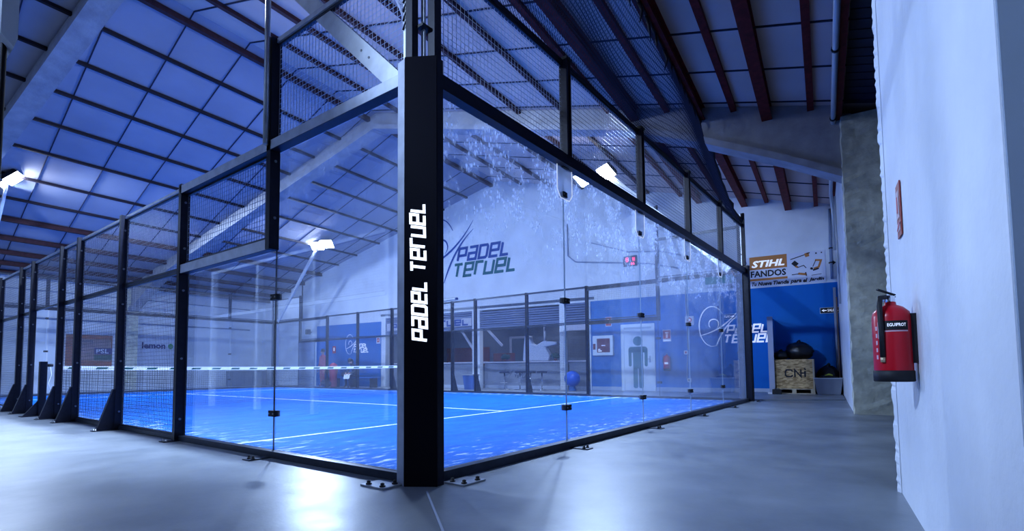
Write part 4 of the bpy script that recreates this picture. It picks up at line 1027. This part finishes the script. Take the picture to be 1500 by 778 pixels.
def counter(label, s0, s1, logo=False):
    t = thingH('bar_counter', label, 'counter', DW+.25, (s0+s1)/2, 0); L = (s1-s0)/2
    MB().box((0,-L,0),(.5,L,.98)).build('counter_front', M_counter, t); MB().box((-.08,-L,.98),(.58,L,1.03)).build('counter_top', M_ctop, t)
    MB().box((-.01,-L,0),(0,L,.12)).build('kick_board', M_plinth, t)
    if logo:
        w = MB(); P = FP(.004); k = .28; u0 = -.35; brand_word(w, 'PaDeL', u0+.1, .55, .10, P, .62/(.10*word_units('PaDeL'))); brand_word(w, 'TerueL', u0, .42, .10, P, .70/(.10*word_units('TerueL'))); racket_mark(w, P, .42, u0-.42, .38); w.build('counter_logo', mat('logo_dark', (.06,.08,.14), .6), t)
counter('right section of the grey bar counter, behind the blue ball', 4.56, 5.34)
counter('middle section of the grey bar counter with a faint dark logo', 5.58, 8.98, True)
counter('left section of the grey bar counter behind the blue bin', 9.4, 14.0)
# bar interior
t = thingH('inner_doorway', 'pale framed doorway inside the bar, behind the counter', 'doorway', bx1-.02, 9.55, 0)
w = MB(); w.box((-.05,-.62,0),(0,-.50,2.25)).box((-.05,.50,0),(0,.62,2.25)).box((-.05,-.62,2.15),(0,.62,2.25)); w.build('door_frame', M_ctop, t); MB().box((-.02,-.5,0),(0,.5,2.15)).build('door_leaf', mat('leaf_grey', (.10,.13,.17), .6), t)
t = thingH('menu_cabinet', 'red-brown cabinet on the counter at the left of the bar opening', 'cabinet', DW+1.6, 9.0, .95); w = MB(); w.box((0,-.45,.0),(.3,.45,.45)); w.build('cabinet_body', M_brown, t, bevel=.01); MB().box((-.01,-.40,.05),(0,.40,.12)).build('cabinet_ledge', M_dark, t)
MB().box((-.012,-.02,.14),(0,.02,.42)).build('cabinet_divider', M_dark, t)
t = thingH('red_banner', 'dull red board along the back wall at the left of the bar', 'board', bx1-.05, 12.6, .9); MB().box((-.03,-1.3,0),(0,1.3,.9)).build('board', M_brown, t); MB().box((-.04,-1.2,.1),(-.03,1.2,.2)).build('pale_stripe', M_ctop, t)
def brace(label, s, z0, s1, z1):
    t = thingH('awning_arm', label, 'awning arm', DW+.3, s, 0); MB().bar((0,0,z0),(.1,s1-s,z1), .07, .09).build('arm', M_ctop, t); MB().box((-.05,-.07,z1-.05),(.15,.07,z1+.05)) if False else MB().tube([(0,-.05,z0),(0,.05,z0)], .06, 8).build('arm_joint', M_conduit, t)
brace('left white slanting arm inside the bar opening', 10.1, 2.28, 9.55, 1.45); brace('right white slanting arm inside the bar opening', 8.92, 2.36, 8.25, 1.65)
# white covered machine on the counter
t = thingH('covered_machine', 'white shape of a covered machine standing on the middle bar counter', 'machine', DW+.55, 6.55, 1.03)
w = MB(); w.prism([(-.15,-u,v) for u, v in ((-.80,0),(.30,0),(.36,.20),(.16,.52),(.62,.60),(.66,.70),(.10,.76),(-.22,.60),(-.40,.66),(-.52,.96),(-.70,.98),(-.76,.62))], (.30,0,0)); w.build('white_cover', M_board, t, bevel=.05)
MB().tube([(.1,-.05,.6),(.1,-.05,1.35)], .05, 10).build('supply_pipe', M_ctop, t)
def small_pot(label, s, z=1.03, m=M_bag):
    t = thingH('counter_plant', label, 'plant', DW+.40, s, z); MB().lathe([(.05,0),(.07,.10),(.065,.10)], (0,0,0), 12).build('pot', M_brown, t); random.seed(int(s*100)); MB().ball((0,0,.18), (.12,.18,.11), 12, 8, .25).build('foliage', mat('leaf_dark', (.02,.06,.05), .8), t)
small_pot('small dark potted plant on the bar counter right of the white machine', 5.95); small_pot('low dark plant on the bar counter under the inner doorway', 8.1)
def stool(label, d, s):
    t = thingH('bar_stool', label, 'stool', d, s, 0, 'bar stools in front of the bar')
    MB().lathe([(.17,.60),(.19,.63),(.18,.66),(.02,.67)], (0,0,0), 18).build('seat', M_dark, t); MB().tube([(0,0,.02),(0,0,.61)], .022, 10).build('stem', M_chrome, t)
    MB().lathe([(.22,0),(.21,.015),(.04,.03)], (0,0,0), 20).build('base', M_chrome, t)
    r = MB(); n = 16; r.tube([(.14*math.cos(2*PI*k/n),.14*math.sin(2*PI*k/n),.25) for k in range(n+1)], .009, 6); r.build('foot_ring', M_chrome, t); return t
st = stool('chrome bar stool in front of the middle bar counter, left one', 13.3, 7.55); dup(st, H(13.4,6.95), 'chrome bar stool in front of the middle bar counter, right one')
st = stool('bar stool right behind the middle fence post in front of the bar', 13.3, 6.45); dup(st, H(13.3,6.0), 'bar stool in front of the counter logo')
# blue ball and bin in front of the bar
t = thingH('exercise_ball', 'round bright blue ball on a small stand in front of the bar counter', 'ball', 13.3, 4.85, 0)
MB().ball((0,0,.40), .27, 28, 18).build('ball_body', M_ball, t); MB().lathe([(.13,0),(.13,.02),(.10,.14),(.11,.16)], (0,0,0), 18).build('ball_stand', M_bench, t); MB().tube([(-.265,0,.40),(-.272,0,.40)], .02, 10).build('ball_valve', M_ball, t)
t = thingH('waste_bin', 'blue-grey waste bin with a dark lid in front of the bar', 'bin', 13.0, 8.84, 0)
MB().add([(-.16,-.18,0),(.16,-.18,0),(.16,.18,0),(-.16,.18,0),(-.20,-.23,.52),(.20,-.23,.52),(.20,.23,.52),(-.20,.23,.52)], [(0,3,2,1),(4,5,6,7),(0,1,5,4),(1,2,6,5),(2,3,7,6),(3,0,4,7)]).build('bin_body', M_bin, t); MB().box((-.22,-.25,.52),(.22,.25,.56)).build('bin_lid', M_counter, t, bevel=.01)

# ---- left wall (distant), pictures and panels
LP = lambda eps: (lambda u, v: Vector((u, -eps, v)))
t = thing('advert_board', 'brown advertising board with a purple PSL square on the distant left wall', 'poster', H(6.17,SL,1.0), AN)
MB().box((-.78,-.03,0),(.78,0,1.28)).build('board', M_poster, t)
w = MB(); P = LP(.032); w.add([P(-.42,.26),P(.74,.20),P(.74,1.12),P(-.42,1.12)], [(0,1,2,3)]); w.build('pale_field', mat('poster_grey', (.34,.24,.22), .7, noise=.3, nscale=3), t)
w = MB(); P = LP(.034); w.add([P(.15,.50),P(.77,.50),P(.77,.76),P(.15,.76)], [(0,1,2,3)]); w.build('purple_field', mat('purple', (.07,.05,.18), .6), t)
w = MB(); w.add([P(.15,.26),P(.77,.26),P(.77,.48),P(.15,.48)], [(0,1,2,3)]); w.build('green_field', mat('olive', (.08,.13,.10), .7), t)
w = MB(); P = LP(.036); put_text(w, 'PSL', .22, .54, .44, .18, P, .02); w.build('board_lettering', M_banw, t)
w = MB(); put_text(w, 'PADEL', -.36, .98, .50, .09, P, .02); w.build('board_heading', mat('logo_dark', (.06,.08,.14)), t)
t = thing('advert_board', 'pale advertising board lettered lemon with a green dot on the distant left wall', 'poster', H(8.6,SL,1.0), AN)
MB().box((-1.05,-.03,0),(1.05,0,1.38)).build('board', M_board, t); P = LP(.034)
w = MB(); put_text(w, 'lemon', -.55, .78, .95, .28, P, .045); w.build('board_lettering', mat('lemon_purple', (.05,.04,.16), .6), t)
w = MB(); w.add([P(.62+.10*math.cos(PI*k/8), .90+.13*math.sin(PI*k/8)) for k in range(16)], [list(range(16))]); w.build('green_dot', mat('lemon_green', (.10,.32,.12), .6), t)
t = thing('low_cabinet', 'low dark grey cabinet against the distant left wall beyond the net', 'cabinet', H(12.7,SL-.4,0), AN); MB().box((-.9,-.25,0),(.9,.35,.75)).build('cabinet_body', mat('cab_grey', (.13,.16,.24), .7), t, bevel=.01)
for k in (-1, 0, 1): MB().box((.6*k-.28,-.265,.08),(.6*k+.28,-.25,.70)).build('cabinet_door', mat('cab_grey', (.13,.16,.24)), t)
t = thing('wall_trunking', 'long dark pipe run high along the distant left wall', 'pipe', H(0,SL,0), AN); MB().tube([(-3,-.06,2.85),(13,-.06,2.85)], .03, 6).build('pipe', M_lock, t)
MB().tube([(-3,-.06,3.9),(13,-.06,3.9)], .02, 6).build('thin_pipe', M_lock, t)
t = thingH('grey_door_panel', 'tall grey door panel on the far wall left of the standing person', 'door panel', DW, 19.45, 0); MB().box((-.04,-.62,0),(0,.62,2.18)).build('panel', M_lock, t); MB().tube([(-.07,-.45,1.0),(-.07,-.45,1.15)], .012, 8).build('panel_handle', M_chrome, t)
t = thing('wall_speaker', 'small dark speaker on a bracket on the distant white wall by the far left corner', 'speaker', H(DW,19.1,2.62), AN); MB().box((-.30,-.10,-.10),(-.14,.10,.14)).build('speaker_box', M_blackflat, t, bevel=.01); MB().tube([(-.15,0,0),(0,0,0)], .02, 8).build('speaker_bracket', M_blackflat, t)

# ---- bench, bags and people on the far side
t = thing('long_bench', 'blue bench outside the opposite side fence under the small logo', 'bench', (11.55,16.2,0), 0)
MB().box((-.20,-1.5,.40),(.20,1.5,.45)).build('bench_seat', M_bench, t)
for y in (-1.3, 0, 1.3): MB().box((-.18,y-.03,0),(.18,y+.03,.40)).build('bench_leg', M_blackflat, t)
MB().box((.17,-1.5,.62),(.20,1.5,.80)).build('bench_back', M_bench, t)
t = thing('paddle_bag', 'tall red paddle bag standing on the floor right of the standing person', 'bag', (11.2,17.22,0), 0)
random.seed(2); MB().lathe([(.10,0),(.16,.06),(.17,.55),(.20,.80),(.16,1.0),(.05,1.08)], (0,0,0), 16).build('bag_body', mat('bag_red', (.33,.03,.07), .7), t); MB().tube([(-.17,.05,.35),(-.24,.06,.55),(-.18,.05,.78)], .016, 6).build('bag_strap', M_dark, t)
t = thing('sports_bag', 'dark sports bag lying at the feet of the standing person', 'bag', (11.05,17.85-.35,0), 0); MB().ball((0,0,.17), (.20,.36,.17), 16, 10).build('bag_body', M_dark, t); MB().tube([(0,-.2,.28),(0,-.1,.40),(0,.1,.40),(0,.2,.28)], .015, 6).build('bag_handle', M_dark, t)
t = thing('sports_bag', 'round dark bag on the blue bench left of the seated person', 'bag', (11.5,16.75,.45), 0); MB().ball((0,0,.12), (.15,.26,.13), 16, 10).build('bag_body', M_dark, t); MB().tube([(0,-.12,.20),(0,0,.32),(0,.12,.20)], .013, 6).build('bag_handle', M_dark, t)

def skinned(name, chains, parent, mats, pick):
    """chains: list of (points, radii, attach) joined into one skin; attach = (chain index, point index) shares that joint"""
    vs = []; es = []; rad_ = []; idx = []
    for pts, rs, att in chains:
        ids = []
        for i, (p, r) in enumerate(zip(pts, rs)):
            if i == 0 and att is not None: ids.append(idx[att[0]][att[1]]); continue
            vs.append(p); rad_.append(r); ids.append(len(vs)-1)
        es += list(zip(ids[:-1], ids[1:])); idx.append(ids)
    me = bpy.data.meshes.new(name); me.from_pydata(vs, es, []); me.update()
    ob = bpy.data.objects.new(name, me); C.objects.link(ob)
    ob.modifiers.new('skin', 'SKIN').use_smooth_shade = True
    for i, r in enumerate(rad_):
        sv = me.skin_vertices[0].data[i]; sv.radius = (r, r)
    roots = {0}
    seen = set()
    adj = {}
    for a, b in es: adj.setdefault(a, []).append(b); adj.setdefault(b, []).append(a)
    for i in range(len(vs)):
        if i in seen: continue
        me.skin_vertices[0].data[i].use_root = True; st = [i]
        while st:
            k = st.pop()
            if k in seen: continue
            seen.add(k); st += adj.get(k, [])
    s2 = ob.modifiers.new('sub', 'SUBSURF'); s2.levels = 2; s2.render_levels = 2
    dg = bpy.context.evaluated_depsgraph_get(); nm_ = bpy.data.meshes.new_from_object(ob.evaluated_get(dg))
    bpy.data.objects.remove(ob)
    o2 = bpy.data.objects.new(name, nm_); C.objects.link(o2); o2.parent = parent
    nm_.materials.clear()
    for m in mats: nm_.materials.append(m)
    for p in nm_.polygons: p.material_index = pick(p.center); p.use_smooth = True
    return o2
def hand_chains(w, d, side):
    """five short chains rooted in the palm at wrist w pointing along d"""
    w = Vector(w); d = Vector(d).normalized(); s = d.cross(Vector((0,0,1)));
    if s.length < .1: s = d.cross(Vector((1,0,0)))
    s.normalize(); n = s.cross(d); out = []
    for k, (o, l) in enumerate(((-.030,.062),(-.010,.075),(.010,.07),(.030,.055))):
        a = w+d*.07+s*o; out.append(([a, a+d*l*.5+n*.004, a+d*l*.9+n*.02], [.010,.009,.007], None))
    a = w+d*.025+s*.035*side; out.append(([a, a+d*.03+s*.03*side, a+d*.06+s*.035*side], [.012,.010,.008], None))
    return out
def face(t, c, f, col_hair, long=False):
    """eyes, nose, mouth, ears and hair on a head centred at c facing f"""
    c = Vector(c); f = Vector(f).normalized(); s = f.cross(Vector((0,0,1))).normalized(); u = s.cross(f)
    e = MB()
    for k in (-1, 1): e.ball(c+f*.088+s*.032*k+u*.01, .012, 8, 6)
    e.build('eyes', M_txtk, t)
    nb_ = MB(); nb_.ball(c+f*.103-u*.022, (.014,.014,.022), 8, 6)
    for k in (-1, 1): nb_.ball(c+s*.082*k-u*.01, (.016,.016,.03), 8, 6)
    nb_.build('nose_and_ears', M_skin, t)
    m = MB(); m.bar(c+f*.092-u*.058-s*.022, c+f*.092-u*.058+s*.022, .008, .010); m.build('mouth', M_brown, t)
    h = MB(); h.ball(c-f*.018+u*.035, (.098,.098,.105), 16, 10)
    if long: h.ball(c-f*.07-u*.08, (.07,.075,.14), 14, 9)
    h.build('hair', col_hair, t)
def person_standing():
    t = thing('person', 'person in a dull red tracksuit standing beside a post behind the court', 'person', (11.2,18.02,0), PI)
    # local frame: faces +x (after the turn: towards the court)
    ch = [([(0,0,.92),(0,0,1.10),(0,0,1.30),(.0,0,1.43),(.005,0,1.50),(.012,0,1.58),(.014,0,1.66)], [.125,.115,.135,.075,.052,.085,.085], None)]
    for s in (-1, 1):
        ch.append(([(0,0,1.30),(.0,.16*s,1.36),(.01,.21*s,1.10),(.06,.235*s,.88),(.075,.24*s,.80)], [0,.062,.046,.036,.034], (0,2)))
        ch.append(([(0,0,.92),(.0,.09*s,.86),(.02,.10*s,.48),(-.01,.105*s,.09),(.10,.115*s,.04)], [0,.092,.062,.046,.040], (0,0)))
    for s in (-1, 1): ch += hand_chains((.075,.24*s,.80), (.12,.0,-1), -s)
    skinned('body', ch, t, [M_tracksuit, M_skin, M_dark], lambda c: 1 if (c.z > 1.46 or (abs(c.y) > .19 and c.z < .83)) else (2 if c.z < .075 else 0))
    face(t, (.014,0,1.60), (1,0,-.05), M_hair)
def person_seated():
    t = thing('person', 'person in dark clothes bending forward on the blue bench behind the court', 'person', (11.42,15.95,0), PI)
    ch = [([(-.05,0,.55),(0,0,.70),(.10,0,.88),(.18,0,1.00),(.225,0,1.05),(.27,0,1.10),(.30,0,1.17)], [.13,.12,.14,.075,.055,.088,.086], None)]
    for s in (-1, 1):
        ch.append(([(.10,0,.88),(.12,.17*s,.92),(.24,.22*s,.70),(.42,.10*s,.60),(.46,.07*s,.59)], [0,.06,.046,.036,.032], (0,2)))
        ch.append(([(-.05,0,.55),(.02,.10*s,.52),(.40,.13*s,.50),(.38,.13*s,.10),(.50,.14*s,.04)], [0,.09,.064,.046,.04], (0,0)))
    for s in (-1, 1): ch += hand_chains((.46,.07*s,.59), (.8,-.3*s,-.3), s)
    skinned('body', ch, t, [M_dark, M_skin, M_black], lambda c: 1 if (c.z > 1.04 and c.x > .2 or (c.x > .40 and .54 < c.z < .66)) else (2 if c.z < .07 else 0))
    face(t, (.285,0,1.13), (1,0,-.55), M_hair, True)
    w = MB(); vs = []; fs = []
    for i in range(9):
        for j in range(7):
            x = .22+.25*j/6; y = -.20+.40*i/8; z = .585+.012*math.sin(i*1.9)
            if j == 6: z -= .20; x -= .0
            if j == 5: z -= .03
            vs.append((x, y, z))
    for i in range(8):
        for j in range(6): fs.append((i*7+j, i*7+j+1, (i+1)*7+j+1, (i+1)*7+j))
    tw = thing('towel', 'white towel draped over the knees of the seated person', 'towel', (11.42,15.95,0), PI)
    w.add(vs, fs, True); w.build('towel_cloth', M_towel, tw)
person_standing(); person_seated()

# ================================================================== LIGHT
def area(nm, loc, aim, sx, sy, e, col):
    ld = bpy.data.lights.new(nm, 'AREA'); ld.shape = 'RECTANGLE'; ld.size = sx; ld.size_y = sy; ld.energy = e; ld.color = col
    o = bpy.data.objects.new(nm, ld); C.objects.link(o); o.location = loc; o.rotation_euler = Vector(aim).to_track_quat('-Z', 'Y').to_euler(); return o
# floodlights of the neighbouring court, plus a spot added for the left wall
for y, en in ((3.3,70), (16.5,400)): spot((-3.2,y,6.0), (-.2,.1 if y < 10 else -.3,-.9), 'neighbour_and_fill', en, 165, .3)
spot((-5.8,2.6,5.6), (6.4,-5.3,-2.5), 'neighbour_and_fill', 1950, 47, .22)  # neighbouring court light, aimed and narrowed to brighten the near right wall
spot((-3.5,13.0,5.2), (.55,.80,-.22), 'neighbour_and_fill', 1500, 95, .3)  # added to brighten the distant left wall
# bar and far service lighting
area('bar_lamp', H(DW+1.8,7.5,3.05), (0,0,-1), 3.5, .3, 40, (.75,.82,1))
area('bar_lamp', H(DW+1.8,11.5,3.05), (0,0,-1), 3.5, .3, 30, (.75,.82,1))
w = bpy.data.worlds.new('world'); SC.world = w; w.use_nodes = True
w.node_tree.nodes['Background'].inputs['Color'].default_value = (.05,.08,.2,1); w.node_tree.nodes['Background'].inputs['Strength'].default_value = .3
SC.view_settings.view_transform = 'Standard'; SC.view_settings.look = 'Medium High Contrast'; SC.view_settings.exposure = 0.17; SC.view_settings.gamma = 1.0
SC.cycles.max_bounces = 10; SC.cycles.transparent_max_bounces = 24; SC.cycles.diffuse_bounces = 5; SC.cycles.glossy_bounces = 4
SC.cycles.sample_clamp_indirect = 6; SC.cycles.caustics_reflective = False; SC.cycles.caustics_refractive = False
